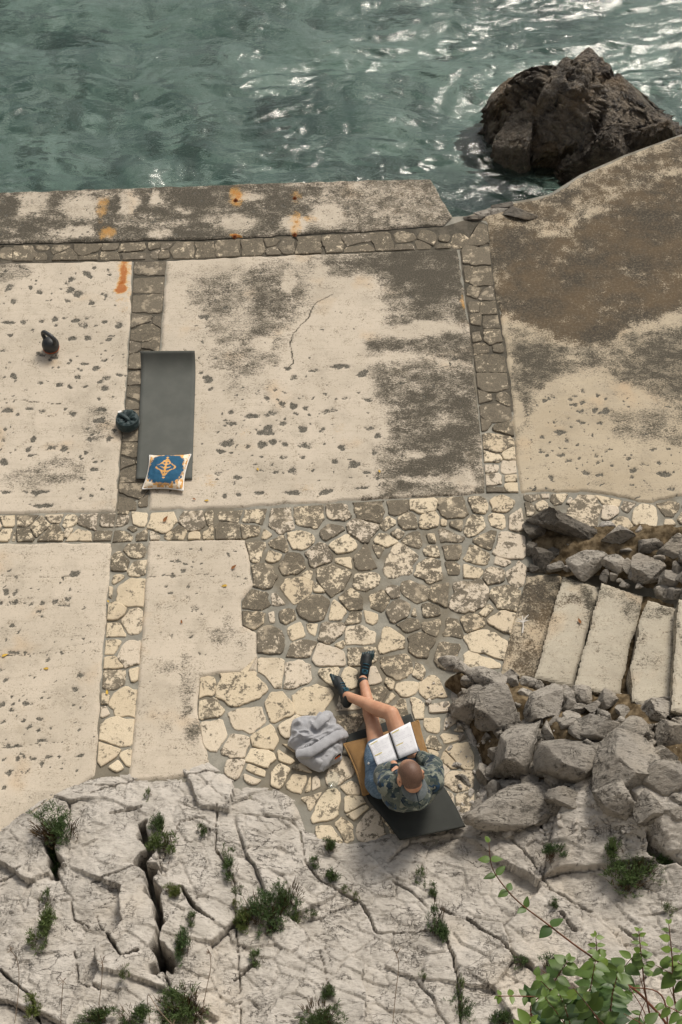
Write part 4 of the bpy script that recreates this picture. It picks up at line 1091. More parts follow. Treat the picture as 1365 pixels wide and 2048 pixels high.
M['iron'] = m_plain("black_iron", (.018, .018, .019), (.028, .028, .028), 40, .5, .5, .15, 160)
M['orange'] = m_plain("orange_band", (.42, .10, .03), (.34, .08, .025), 20, .6)
M['mat'] = m_plain("grey_foam_mat", (.088, .092, .082), (.105, .108, .096), 5, .85, .2, .35, 260)
M['mat2'] = m_plain("dark_foam_mat", (.030, .032, .029), (.038, .040, .036), 5, .85, .2, .3, 260)
M['bag'] = m_plain("dark_teal_cloth", (.006, .020, .021), (.011, .030, .031), 18, .6, .4, .3, 120, .15)
M['white'] = m_plain("white_cloth", (.72, .70, .66), (.62, .60, .56), 20, .85)
M['tan'] = m_plain("brown_canvas", (.235, .135, .052), (.20, .112, .042), 12, .92, .2, .5, 300, .2)
M['tan2'] = m_plain("brown_canvas_piping", (.29, .175, .075), (.24, .14, .055), 12, .92, .2, .4, 300)

# ------------------------------------------------------------------ kettlebell
c = P(104, 700)
KB = thing("kettlebell", c, "black kettlebell with a thin orange band around its base on the spotted concrete", "kettlebell")
r = .068
prof = [(.0005, 0), (.046, 0), (.052, .006), (.058, .016), (.063, .030), (.068, .055), (.0675, .075), (.060, .098), (.046, .114), (.028, .123), (.0005, .125)]
mobj("body", *lathe(prof, 40), M['iron'], KB, True)
mobj("band", *lathe([(.0600, .020), (.0640, .022), (.0655, .026), (.0664, .029), (.0630, .031)], 40), M['orange'], KB, True)
hp = crom([(-.045, 0, .085), (-.064, 0, .125), (-.062, 0, .158), (-.038, 0, .180), (0, 0, .184), (.038, 0, .180), (.062, 0, .158), (.064, 0, .125), (.045, 0, .085)], 6)
mobj("handle", *tube(hp, .0165, 12), M['iron'], KB, True)
KB.rotation_euler = (0, 0, R(-38)); KB.scale = (1.1, 1.1, 1.1)

# ------------------------------------------------------------------ exercise mat with a curled end
cor = [P(285, 713), P(393, 712), P(385, 960), P(273, 960)]
org_m = (cor[0] + cor[1] + cor[2] + cor[3]) / 4
YM = thing("exercise_mat", org_m, "dark grey rolled-out exercise mat with its far end curled up", "exercise mat")
nv, nu = 60, 14; v = []
for i in range(nv + 1):
    t_ = i / nv
    for j in range(nu + 1):
        u = j / nu
        far_ = cor[0].lerp(cor[1], u); near_ = cor[3].lerp(cor[2], u)
        p_ = near_.lerp(far_, t_)
        L = (far_ - near_).length; back = (1 - t_) * L
        lift = .115 * max(0, 1 - back / .26) ** 2 + .012
        lift += .004 * math.sin(t_ * 9) * math.sin(u * 3) + .005 * max(0, 1 - t_ * 8) ** 2
        q = p_ + Vector((0, -lift * .45 if back < .26 else 0, lift))
        v.append(tuple(q - org_m))
W_ = nu + 1
f = [(i*W_ + j, i*W_ + j + 1, (i+1)*W_ + j + 1, (i+1)*W_ + j) for i in range(nv) for j in range(nu)]
o = mobj("pad", v, f, M['mat'], YM, True); sm = o.modifiers.new("thick", 'SOLIDIFY'); sm.thickness = .009; sm.offset = -1

# ------------------------------------------------------------------ round dark bag
c = P(257, 850)
BG = thing("round_bag", c, "dark teal round cloth bag with a small white tag beside the grey mat", "bag")
v, f = lathe([(.0005, .0), (.075, .0), (.092, .012), (.100, .035), (.101, .060), (.095, .083), (.082, .096), (.065, .098), (.045, .088), (.025, .082), (.0005, .080)], 64)
v = np.array(v)
ang = np.arctan2(v[:, 1], v[:, 0]); rr = np.hypot(v[:, 0], v[:, 1])
wr = .006 * np.sin(ang * 5 + 1.2) + .006 * np.sin(ang * 9 + rr * 40) * (v[:, 2] > .06)
v[:, 2] += np.where(v[:, 2] > .05, wr * np.minimum(1, rr / .03), 0) + np.where(v[:, 2] > .05, .012 * fbm2(v[:, 0] * 22, v[:, 1] * 22, 3, 3), 0)
k = 1 + .03 * fbm2(ang * 2, v[:, 2] * 10, 2, 4); v[:, 0] *= k; v[:, 1] *= k
mobj("body", v, f, M['bag'], BG, True)
mobj("seam", *lathe([(.083, .094), (.088, .0975), (.0925, .092), (.0945, .084)], 64), M['bag'], BG, True)
st = crom([(-.070, .045, .097), (-.05, .030, .108), (-.02, .008, .108), (.012, -.015, .098), (.022, -.028, .086)], 5)
v = []; f = []
for i, q in enumerate(st):
    n_ = Vector((.55, .83, 0)) * .015
    v += [tuple(q + n_), tuple(q - n_), tuple(q - n_ - Vector((0, 0, .006))), tuple(q + n_ - Vector((0, 0, .006)))]
for i in range(len(st) - 1):
    for k in range(4): f.append((i*4 + k, i*4 + (k+1) % 4, (i+1)*4 + (k+1) % 4, (i+1)*4 + k))
mobj("carry_strap", v, f, M['bag'], BG, True)
o = mobj("tag", *box((-.064, .058, .104), (.030, .020, .004), R(28)), M['white'], BG)

# ------------------------------------------------------------------ cushions
def cushion(name, corners, h, parent, mat, n=44, pinch=.10, seed=0, edge=.012):
    """soft square pillow: corners tl,tr,br,bl in world; returns object, u, v arrays"""
    org_ = parent.location
    uu, vv = np.meshgrid(np.linspace(-1, 1, n + 1), np.linspace(-1, 1, n + 1))
    uu = uu.ravel(); vv = vv.ravel()
    tl, tr, br, bl = [np.array(q) for q in corners]
    pu = uu * (1 - pinch * (1 - vv ** 2) * np.abs(uu) ** 3); pv = vv * (1 - pinch * (1 - uu ** 2) * np.abs(vv) ** 3)
    a = ((pu + 1) / 2)[:, None]; b = ((pv + 1) / 2)[:, None]
    base = (bl * (1 - a) + br * a) * (1 - b) + (tl * (1 - a) + tr * a) * b
    th = h * ((1 - np.abs(uu) ** 2.6) * (1 - np.abs(vv) ** 2.6)) ** .45
    wr = .10 * h * fbm2(uu * 2.5 + seed, vv * 2.5, 3, seed) * (1 - uu ** 8) * (1 - vv ** 8)
    top = base.copy(); top[:, 2] += edge + th * .62 + wr
    bot = base.copy(); bot[:, 2] += edge - np.minimum(th * .4, edge - .001)
    V = np.vstack([top, bot]) - np.array(org_)
    W = n + 1; N = W * W
    F = [(i*W + j, i*W + j + 1, (i+1)*W + j + 1, (i+1)*W + j) for i in range(n) for j in range(n)]
    F += [(N + i*W + j, N + (i+1)*W + j, N + (i+1)*W + j + 1, N + i*W + j + 1) for i in range(n) for j in range(n)]
    o = mobj(name, V, F, mat, parent, True)
    ringi = [j for j in range(W)] + [i*W + n for i in range(1, W)] + [n*W + j for j in range(n - 1, -1, -1)] + [i*W for i in range(n - 1, 0, -1)]
    return o, np.concatenate([uu, uu]), np.concatenate([vv, vv]), [tuple(V[i]) for i in ringi]

cc = [P(300, 911, .03), P(382, 909, .03), P(367, 984, .01), P(286, 981, .01)]
PL = thing("throw_pillow", (cc[0] + cc[1] + cc[2] + cc[3]) / 4 * 1.0, "blue throw pillow with gold ornament and white piping on the mat end", "pillow")
PL.location.z = .012
t = NT("ornament_print"); col = t.attr("print")
t.bump(t.noise(t.obj(), 150, 4, .6), .3, .003)
M['print'] = t.done(col.outputs['Color'], .85, .25)
for q in cc: q.z = .018
o, U, Vv, ringp = cushion("cover", cc, .10, PL, M['print'], 72, .10, 4)
blue = np.array((.018, .082, .150)); gold = np.array((.62, .33, .10)); cream = np.array((.74, .64, .50)); dk = np.array((.012, .04, .085))
rad_ = np.maximum(np.abs(U), np.abs(Vv))
colr = np.tile(blue, (len(U), 1))
nz = fbm2(U * 9, Vv * 9, 3, 5)
oct_ = (np.abs(U) ** 2.6 + np.abs(Vv) ** 2.6) ** (1 / 2.6) + .10 * fbm2(U * 7, Vv * 7, 3, 6) + .02 * np.cos(np.arctan2(Vv, U) * 4)
cm = sstep(.93, .97, oct_ + .16 * (np.abs(U * Vv)) - .02)
corner = cm[:, None]
gc = np.where((nz > .04)[:, None], gold, cream)
colr = colr * (1 - corner) + gc * corner
rim_ = np.exp(-((oct_ + .16 * np.abs(U * Vv) - .93) / .035) ** 2)[:, None] * (nz > -.1)[:, None]
colr = colr * (1 - rim_) + gold * rim_
# medallion: two mirrored scrolls round a stem
au = np.abs(U + .02); vm = Vv - .05
og = .37 * np.clip(np.cos(vm / .52 * math.pi / 2), 0, 1) ** 1.5 * (1 + .25 * np.cos(vm * 12))
med = (np.abs(au - og) < .045) & (np.abs(vm) < .50)
med |= (au < .035 + .02 * np.cos(vm * 30)) & (np.abs(vm) < .60)
for vy, ln in ((-.30, .20), (-.12, .26), (.10, .24), (.30, .16)):
    t_ = np.clip(au / ln, 0, 1); med |= (np.abs(vm - vy - .5 * au) < .045 * (1 - t_) ** .5) & (au < ln)
med |= (np.abs(au) + np.abs(np.abs(vm) - .58) < .075)
med &= nz < .45
colr[med] = gold * 1.05
ca_ = np.concatenate([colr, np.ones((len(U), 1))], 1)
set_attr(o.data, "print", ca_)
mobj("piping", *tube(ringp + ringp[:1], .0065, 8, False), M['white'], PL, True)

# mat under the reader, running up on to the rock
rows = [((688, 1472), (822, 1428), .012), ((715, 1545), (852, 1500), .012), ((735, 1596), (880, 1560), .014), ((752, 1618), (897, 1588), .035), ((774, 1645), (914, 1618), .085), ((800, 1680), (931, 1653), .13)]
Lp = crom([P(*a, z) for a, b, z in rows], 8); Rp = crom([P(*b, z) for a, b, z in rows], 8)
RM = thing("exercise_mat", P(800, 1560), "blackish foam mat under the reading person, its lower end lying up on the rock", "exercise mat")
v = []; nu = 14
for i, (a, b) in enumerate(zip(Lp, Rp)):
    for j in range(nu + 1):
        q = a.lerp(b, j / nu)
        rest = max(rock_z(q.x, q.y), 0) + .012
        if i > 16: q.z = max(q.z, rest)
        v.append(q - RM.location)
# relax so that the foam bridges the small hollows
va = np.array([tuple(q) for q in v]).reshape(len(Lp), nu + 1, 3)
for _ in range(14):
    z_ = va[:, :, 2].copy()
    z_[1:-1] = np.maximum(z_[1:-1], 0) * .4 + .3 * (z_[:-2] + z_[2:]); z_[:, 1:-1] = .5 * z_[:, 1:-1] + .25 * (z_[:, :-2] + z_[:, 2:])
    va[:, :, 2] = z_
W_ = nu + 1
f = [(i*W_ + j, i*W_ + j + 1, (i+1)*W_ + j + 1, (i+1)*W_ + j) for i in range(len(Lp) - 1) for j in range(nu)]
f = [q[::-1] for q in f]
o = mobj("pad", va.reshape(-1, 3), f, M['mat2'], RM, True); sm = o.modifiers.new("thick", 'SOLIDIFY'); sm.thickness = .010; sm.offset = 0

SEAT = thing("seat_cushion", P(780, 1520), "large brown canvas cushion under the seated person on the dark mat", "cushion")
SEAT.location.z = .014
sc_ = [P(688, 1491, .035), P(837, 1444, .035), P(872, 1546, .035), P(727, 1593, .035)]
o, U, Vv, ringp = cushion("cover", sc_, .085, SEAT, M['tan'], 50, .06, 9, .018)
mobj("piping", *tube(ringp + ringp[:1], .008, 8, False), M['tan2'], SEAT, True)
inner_ = []
for (a, b) in zip(ringp, ringp[1:] + ringp[:1]): pass

# ------------------------------------------------------------------ the reader
def V3(*a): return Vector(a)
Fd = Vector((-.28, .96, 0)).normalized(); Rt = Vector((.96, .28, 0)).normalized(); UP = Vector((0, 0, 1))
SEATZ = .095
pel = P(797, 1563, .20)
hipL, hipR = P(768, 1562, .175), P(826, 1550, .175)
kneR, ankR = P(783, 1427, .335), P(700, 1394, .10)
kneL, ankL = P(747, 1452, .125), P(728, 1366, .085)
belly, chest = P(808, 1573, .34), P(820, 1577, .47)
neckb, headc = P(826, 1570, .60), P(820, 1551, .685)
shL, shR = P(778, 1572, .53), P(866, 1564, .53)
elL, wrL = P(765, 1546, .36), P(790, 1535, .50)
elR, wrR = P(868, 1530, .33), P(838, 1512, .31)
t = NT("skin"); p = t.obj()
n1 = t.noise(p, 14, 4, .6); n2 = t.noise(p, 120, 4, .6)
c = t.mix(t.ramp(n1, .35, .65), (.50, .275, .17), (.44, .225, .135))
c = t.mix(t.ramp(n2, .5, .75, 0, .3), c, (.40, .18, .11))
t.b.inputs['Subsurface Weight'].default_value = .12; t.b.inputs['Subsurface Radius'].default_value = (.012, .005, .003)
t.bump(n2, .12, .002)
hr = t.attr("hair").outputs['Fac']
c = t.mix(t.ramp(hr, .1, .9, 0, .9), c, t.mix(t.ramp(t.noise(p, 420, 2, .5), .4, .65), (.045, .026, .018), (.15, .085, .06)))
M['skin'] = t.done(c, .55, .4)

hf = (Fd * math.cos(R(38)) - UP * math.sin(R(38))); hf = (hf + Rt * -.12).normalized()
hu = (Fd * math.sin(R(38)) + UP * math.cos(R(38))); hr_ = hf.cross(hu).normalized(); hu = hr_.cross(hf).normalized()
HM = Matrix((hr_, hf, hu)).transposed()
HK = 1.07
def HP(x, y, z): return headc + HM @ Vector((x * HK, y * HK, z * HK))
body = MB()
body.ell(HP(0, -.012, .018), (.078, .099, .095), HM, 4)
body.ell(HP(0, .030, -.045), (.056, .062, .066), HM)
body.ell(HP(0, .075, -.095), (.028, .022, .022), HM)                 # chin
body.cap(HP(0, .085, -.005), HP(0, .108, -.040), .010, .014)         # nose
body.ell(HP(0, .082, -.068), (.026, .012, .010), HM)                 # lips
for s in (-1, 1):
    body.ell(HP(.030 * s, .080, .012), (.020, .010, .008), HM)       # brow
    body.ell(HP(.030 * s, .078, -.004), (.013, .010, .010), HM)      # eye lid
    body.ell(HP(.077 * s, -.008, -.014), (.013, .024, .038), HM)     # ear
    body.ell(HP(.083 * s, -.018, .004), (.007, .016, .014), HM)
body.chain([HP(0, -.035, -.04), neckb + Fd * .0, chest], [.058, .064, .10])
body.chain([chest, belly, pel], [.13, .13, .14])
body.cap(hipL, hipR, .105, .105)
for hip, kn, an, bend in ((hipR, kneR, ankR, 1), (hipL, kneL, ankL, 0)):
    mid = hip.lerp(kn, .5)
    body.chain([hip, mid, kn], [.088, .072, .054])
    sh = kn.lerp(an, .32); d = (an - kn).normalized()
    back = (UP * -1 - d * d.dot(UP * -1)).normalized()
    body.chain([kn, sh + back * .012, kn.lerp(an, .7), an], [.052, .055, .040, .035])
    body.ell(kn + UP * .012, (.044, .044, .042))
    body.cap(an, an + d * .03, .036, .034)
def hand(mb, wr, to, palmn, size=1.0, curl=.6, flip=1):
    """palm plus four fingers and a thumb, curled towards palmn"""
    d = to.normalized(); n = (palmn - d * palmn.dot(d)).normalized(); s = d.cross(n).normalized() * flip
    pc = wr + d * .045 * size
    m = Matrix((s, d, n)).transposed()
    mb.ell(pc, (.040 * size, .050 * size, .017 * size), m)
    mb.cap(wr - d * .03, wr + d * .01, .028, .026)
    for k, L in enumerate((.062, .072, .068, .054)):
        b = pc + s * (-.029 + .0195 * k) * size + d * .040 * size
        a = 0.0; q = b; rr = .0095
        pts = [b - d * .02, b]
        for j in range(3):
            a += curl * (.5 + .3 * j); q = q + (d * math.cos(a) + n * math.sin(a)) * L * (.46, .32, .24)[j]; pts.append(q)
        mb.chain(pts, [.010, .0098, .0092, .0085, .0075])
    b = pc - s * .032 * size - d * .018 * size
    p1 = b - s * .022 + d * .022 + n * .012; p2 = p1 + d * .026 + n * .014 - s * .004
    mb.chain([b, p1, p2], [.014, .0115, .009])
hand(body, wrL, HP(-.035, .070, -.105) - wrL, (headc - wrL), .95, .45, 1)
hand(body, wrR, (P(822, 1500, .315) - wrR), UP * -1 + Rt * -.3, .95, .45, -1)
bv, bn, bf = body.melt(.0068, 3)
org_p = P(800, 1560, 0)
PERSON = mobj("person", bv - np.array(org_p), bf, M['skin'], None, True)
PERSON.location = org_p
tag(PERSON, "person in a camouflage hoodie and denim shorts sitting cross-legged and reading a notebook", "person")
loc = (bv - np.array(headc)) @ np.array(HM)
lx, ly, lz = loc[:, 0], loc[:, 1], loc[:, 2]
hairm = sstep(.035, -.02, ly + .5 * np.maximum(0, lz - .03) * -1 + .012 * fbm3(lx * 60, ly * 60, lz * 60, 2, 4)) * sstep(-.062, -.045, lz) * (np.linalg.norm(loc, axis=1) < .15)
top_ = sstep(.055, .11, np.abs(lx) * 0 + lz) * sstep(-.055, .0, ly)
hairm = np.clip(hairm * (1 - .45 * top_), 0, 1)
hairm *= 1 - sstep(.072, .078, np.abs(lx))
set_attr(PERSON.data, "hair", hairm)

# hoodie
t = NT("camo_cloth"); p = t.pos()
dist = t.node("ShaderNodeVectorMath", operation='ADD'); t.l.new(p, dist.inputs[0])
ncs = t.node("ShaderNodeVectorMath", operation='SCALE'); t.l.new(t.noisec(p, 18, 2), ncs.inputs[0]); ncs.inputs['Scale'].default_value = .08
t.l.new(ncs.outputs[0], dist.inputs[1]); q = dist.outputs[0]
a1 = t.noise(q, 14, 2, .5); a2 = t.noise(t.vscale(q, (1.1, .9, 1.2)), 17, 2, .5); a3 = t.noise(t.vscale(q, (.8, 1.2, 1)), 20, 2, .5)
c = t.mix(t.ramp(a1, .50, .52), (.085, .098, .082), (.165, .175, .142))
c = t.mix(t.ramp(a2, .54, .56), c, (.040, .055, .052))
c = t.mix(t.ramp(a3, .57, .585), c, (.012, .024, .036))
c = t.mix(t.ramp(t.noise(q, 11, 2, .5), .63, .65), c, (.016, .045, .085))
t.bump(t.noise(p, 300, 3, .6), .2, .003)
t.b.inputs['Sheen Weight'].default_value = .1
M['camo'] = t.done(c, .9, .2)
M['grey_cloth'] = m_plain("grey_hood_lining", (.085, .100, .104), (.125, .142, .146), 30, .92, .2, .4, 260, .15)
M['cuff'] = m_plain("dark_rib_cuff", (.010, .020, .028), (.014, .028, .036), 60, .92, .2, .3, 260)
hd = MB()
hd.chain([pel + UP * .02 - Fd * .01, belly - Fd * .01, chest], [.140, .145, .150])
hd.cap(shL, shR, .074, .074)
hd.cap(chest + Rt * .05, chest - Rt * .05,   .142, .142)
hd.cap(neckb - UP * .05, neckb - UP * .02, .10, .085)
for sh_, el, wr in ((shL, elL, wrL), (shR, elR, wrR)):
    hd.chain([sh_, el, el.lerp(wr, .75)], [.074, .062, .050])
hv, hn, hfc = hd.melt(.010, 4)
w = .010 * fbm3(hv[:, 0] * 9, hv[:, 1] * 9, hv[:, 2] * 22, 3, 7) + .007 * (1 - np.abs(fbm3(hv[:, 0] * 11 + 4, hv[:, 1] * 11, hv[:, 2] * 16, 2, 8)) * 2)
hv = hv + hn * w[:, None]
mobj("hoodie", hv - np.array(org_p), hfc, M['camo'], PERSON, True)
for el, wr in ((elL, wrL), (elR, wrR)):
    mb = MB(); mb.cap(el.lerp(wr, .70), el.lerp(wr, .95), .048, .036); v_, n_, f_ = mb.melt(.008, 2)
    mobj("cuff", v_ - np.array(org_p), f_, M['cuff'], PERSON, True)
# hood lying open on the shoulders
nu, nv = 40, 8; v = []
nb = neckb + UP * .015
for i in range(nu + 1):
    a = R(-128 + 256 * i / nu)
    o_ = (-Fd * math.cos(a) + Rt * math.sin(a))
    pk = max(0, math.cos(a * .75))
    for j in range(nv + 1):
        s = j / nv
        rr_ = .058 + (.022 + .070 * pk ** 2.4) * s
        zz_ = .022 + .016 * math.sin(s * math.pi) - (.030 + .060 * pk) * s ** 1.2 - .010 * (1 - abs(a) / 2.3) * (1 - s) - .007 * math.exp(-(a / .07) ** 2)
        v.append(tuple(nb + o_ * rr_ + UP * zz_ - org_p))
W_ = nv + 1
f = [(i*W_ + j, (i+1)*W_ + j, (i+1)*W_ + j + 1, i*W_ + j + 1) for i in range(nu) for j in range(nv)]
o = mobj("hood", v, f, M['grey_cloth'], PERSON, True); o.data.materials.append(M['camo'])
for q_ in o.data.polygons: q_.material_index = 1 if (q_.index % nv) >= 5 else 0
sm = o.modifiers.new("thick", 'SOLIDIFY'); sm.thickness = .012; sm.offset = 0
seam = [Vector(v[(nu // 2)*W_ + j]) + UP * .008 for j in range(nv + 1)]
mobj("hood_seam", *tube(seam, .0035, 6), M['cuff'], PERSON, True)
rimp = [Vector(v[i*W_ + nv]) for i in range(nu + 1)]
mobj("hood_edge", *tube(rimp, .0095, 8), M['camo'], PERSON, True)

# shorts
t = NT("denim"); p = t.pos()
n1 = t.noise(t.rotz(p, .4, (1, 3, 1)), 30, 5, .6); n2 = t.noise(p, 240, 3, .6)
c = t.mix(t.ramp(n1, .35, .65), (.075, .125, .185), (.145, .205, .270)); c = t.mix(t.ramp(n2, .5, .7, 0, .5), c, (.05, .09, .14))
t.bump(t.math('ADD', n1, n2), .4, .004)
M['denim'] = t.done(c, .9, .2)
sh = MB()
sh.cap(hipL - Rt * .012, hipR + Rt * .012, .118, .118); sh.cap(pel, pel - Fd * .03, .145, .14)
for hip, kn in ((hipL - Rt * .01, kneL), (hipR, kneR)):
    sh.chain([hip, hip.lerp(kn, .30), hip.lerp(kn, .52)], [.112, .104, .094])
sv, sn, sf = sh.melt(.010, 3)
sv = sv + sn * (.007 * (1 - 2 * np.abs(fbm3(sv[:, 0] * 10, sv[:, 1] * 10, sv[:, 2] * 14, 3, 9))))[:, None]
mobj("shorts", sv - np.array(org_p), sf, M['denim'], PERSON, True)
bt = P(737, 1527, .24)
r_ = BVHTree.FromPolygons(sv.tolist(), [list(q) for q in sf]).ray_cast(CAMV, RAY(738, 1527))
if r_[0] is not None:
    o = mobj("button", *lathe([(.0003, .003), (.008, .003), (.009, 0), (.009, -.004)], 16), M['white'], PERSON, True)
    o.rotation_euler = r_[1].to_track_quat('Z', 'Y').to_euler(); o.location = r_[0] + r_[1] * .002 - org_p

# toe shoes
M['shoe'] = m_plain("black_toe_shoe", (.007, .010, .011), (.012, .017, .018), 30, .6, .4, .2, 150)
M['toe'] = m_plain("teal_toe_cap", (.010, .030, .034), (.008, .022, .026), 30, .5, .4)
M['lace'] = m_plain("blue_lace", (.012, .09, .13), (.010, .06, .09), 30, .6)
def shoe(ank, toe, upv, inner):
    heel = ank - UP * .045
    d = (toe - ank); d = (d - upv * d.dot(upv)).normalized(); s = d.cross(upv).normalized()
    mb = MB(); L = .265
    h0 = ank - d * .025 - upv * .045
    mb.chain([h0, h0 + d * .07 + upv * .005, h0 + d * .155, h0 + d * .205 - upv * .008], [.036, .036, .037, .034])
    mb.cap(h0 + d * .16 - s * .018 - upv * .01, h0 + d * .205 - s * .024 - upv * .015, .028, .022)
    mb.cap(h0 + d * .16 + s * .018 - upv * .01, h0 + d * .205 + s * .022 - upv * .015, .028, .020)
    mb.cap(ank - d * .015 - upv * .03, ank + upv * .0 - d * .008, .040, .041)
    v_, n_, f_ = mb.melt(.006, 2)
    sh_ = mobj("shoe", v_ - np.array(org_p), f_, M['shoe'], PERSON, True)
    tm = MB()
    for k in range(5):
        o_ = (-.038 + .0185 * k) * (1 if inner > 0 else -1)
        l_ = (.050, .047, .041, .034, .026)[k]; r0 = (.0135, .0105, .010, .0095, .009)[k]
        b = h0 + d * .205 + s * o_ - upv * .012
        tm.chain([b, b + d * l_ * .6 + upv * .003, b + d * l_ - upv * .004], [r0, r0, r0 * .9])
    v_, n_, f_ = tm.melt(.0035, 1)
    mobj("toes", v_ - np.array(org_p), f_, M['toe'], sh_, True)
    lv = []; lf = []
    for k in range(4):
        c_ = h0 + d * (.085 + .022 * k) + upv * .040
        a_, b_ = tube([c_ - s * .022 - upv * .008, c_ + upv * .003, c_ + s * .022 - upv * .008], .0032, 6)
        lf += [tuple(i + len(lv) for i in q) for q in b_]; lv += a_
    for sg in (-1, 1):
        c_ = h0 + d * .075 + upv * .046
        a_, b_ = tube(crom([c_, c_ + s * sg * .018 + d * .01 + upv * .004, c_ + s * sg * .016 + d * .03, c_], 4), .003, 6)
        lf += [tuple(i + len(lv) for i in q) for q in b_]; lv += a_
    mobj("laces", np.array(lv) - np.array(org_p), lf, M['lace'], sh_, True)
shoe(ankL + (ankL - kneL).normalized() * .02, P(736, 1308, .13), (UP * .90 - (ankL - kneL).normalized() * .45).normalized(), -1)
shoe(ankR + (ankR - kneR).normalized() * .01 - UP * .005, P(673, 1345, .06), (UP * .82 + Rt * .50).normalized(), 1)

# glasses
gl = MB()
M['frame'] = m_plain("dark_glasses_frame", (.012, .010, .010), None, 1, .35, .5)
lv = []; lf = []
def addt(pts, rad):
    a_, b_ = tube(pts, rad, 6)
    lf.extend([tuple(i + len(lv) for i in q) for q in b_]); lv.extend(a_)
for s in (-1, 1):
    ring_ = [HP(s * .034 + .026 * math.cos(k * math.tau / 14), .104, -.006 + .020 * math.sin(k * math.tau / 14)) for k in range(15)]
    addt(ring_, .0022)
    addt([HP(s * .060, .104, .002), HP(s * .075, .085, .006), HP(s * .079, .03, .010), HP(s * .081, -.012, .012), HP(s * .080, -.035, -.006)], .0026)
addt([HP(-.008, .105, -.002), HP(.008, .105, -.002)], .002)
mobj("glasses", np.array(lv) - np.array(org_p), lf, M['frame'], PERSON, True)

# ------------------------------------------------------------------ notebook on the lap
nb_c = [P(737, 1488, .37), P(821, 1444, .435), P(838, 1502, .38), P(756, 1535, .345)]
NB = thing("notebook", sum(nb_c, Vector()) / 4, "open white spiral notebook lying on the reader's lap", "notebook")
no = NB.location.copy()
t = NT("paper"); p = t.obj()
M['paper'] = m_plain("paper", (.74, .74, .755), (.70, .70, .72), 9, .85, .2)
M['ink'] = m_plain("pencil_writing", (.42, .42, .45), (.5, .5, .53), 60, .9)
M['mark'] = m_plain("yellow_marker", (.62, .52, .12), (.55, .45, .12), 60, .9)
tl, tr, br, bl = nb_c
nrm = (tr - tl).cross(bl - tl).normalized()
if nrm.z < 0: nrm = -nrm
def NBP(u, v_): return (tl.lerp(tr, u)).lerp(bl.lerp(br, u), v_) - no
def page(u0, u1, name):
    n = 10; v = []; 
    for i in range(n + 1):
        u = u0 + (u1 - u0) * i / n; k = abs((u - .5)) * 2
        lift = .006 * math.sin(min(1, k * 1.2) * math.pi) + .004
        for j in range(7):
            v.append(NBP(u, j / 6) + nrm * (lift + .0015 * math.sin(j * 1.3 + u * 5)))
    top = len(v)
    v += [NBP(u0 + (u1 - u0) * i / n, j / 6) - nrm * .003 for i in range(n + 1) for j in range(7)]
    f = []
    for i in range(n):
        for j in range(6):
            q = (i*7 + j, i*7 + j + 1, (i+1)*7 + j + 1, (i+1)*7 + j); f += [q, tuple(top + x for x in q[::-1])]
        f += [(i*7, (i+1)*7, top + (i+1)*7, top + i*7), (i*7 + 6, top + i*7 + 6, top + (i+1)*7 + 6, (i+1)*7 + 6)]
    for j in range(6):
        f += [(j, top + j, top + j + 1, j + 1), (n*7 + j, n*7 + j + 1, top + n*7 + j + 1, top + n*7 + j)]
    return mobj(name, [tuple(q) for q in v], f, M['paper'], NB, True)
pg = [page(0, .485, "page"), page(.515, 1, "page")]
def strip(u0, u1, v0, v1, mat, parent, nm):
    h = lambda u: .006 * math.sin(min(1, abs(u - .5) * 2.4) * math.pi) + .0062
    q = [NBP(u0, v0) + nrm * h(u0), NBP(u0, v1) + nrm * h(u0), NBP(u1, v1) + nrm * h(u1), NBP(u1, v0) + nrm * h(u1)]
    return q
for pgi, (a, b) in enumerate(((.04, .46), (.55, .97))):
    lv = []; lf = []; mv = []; mf = []
    rg = random.Random(pgi + 3)
    for k, v0 in enumerate(np.linspace(.11, .92, 17)):
        if k == 9: continue
        u = a
        while u < b - .05:
            w_ = rg.uniform(.015, .05)
            if rg.random() < .72:
                n_ = 4
                for s_ in range(1):
                    q = strip(u, min(u + w_, b), v0, v0 + .006 + rg.random() * .004, None, None, '')
                    lf.append(tuple(len(lv) + i for i in range(4))); lv += q
            u += w_ + .012
            if rg.random() < .06: break
    for v0 in (.055, .53):
        q = strip(a, a + .17, v0, v0 + .028, None, None, '')
        mobj("heading_mark", [tuple(x) for x in q], [(0, 1, 2, 3)], M['mark'], pg[pgi])
    mobj("writing", [tuple(q) for q in lv], lf, M['ink'], pg[pgi])["kind"] = "stuff"
lv = []; lf = []
du = (tr - tl).normalized()
for k in range(24):
    c_ = NBP(.5, .03 + .94 * k / 23) + nrm * .004
    pts = [c_ + du * .0105 * math.cos(a) + nrm * .008 * math.sin(a) for a in np.linspace(0, math.tau, 11)]
    a_, b_ = tube(pts, .0013, 5, False); lf += [tuple(i + len(lv) for i in q) for q in b_]; lv += a_
mobj("spiral_binding", lv, lf, M['iron'], NB, True)
cv = [NBP(-.01, -.01) - nrm * .005, NBP(1.01, -.01) - nrm * .005, NBP(1.01, 1.01) - nrm * .005, NBP(-.01, 1.01) - nrm * .005]
o = mobj("cover", [tuple(q) for q in cv], [(0, 3, 2, 1)], M['cuff'], NB); sm = o.modifiers.new("t", 'SOLIDIFY'); sm.thickness = .002

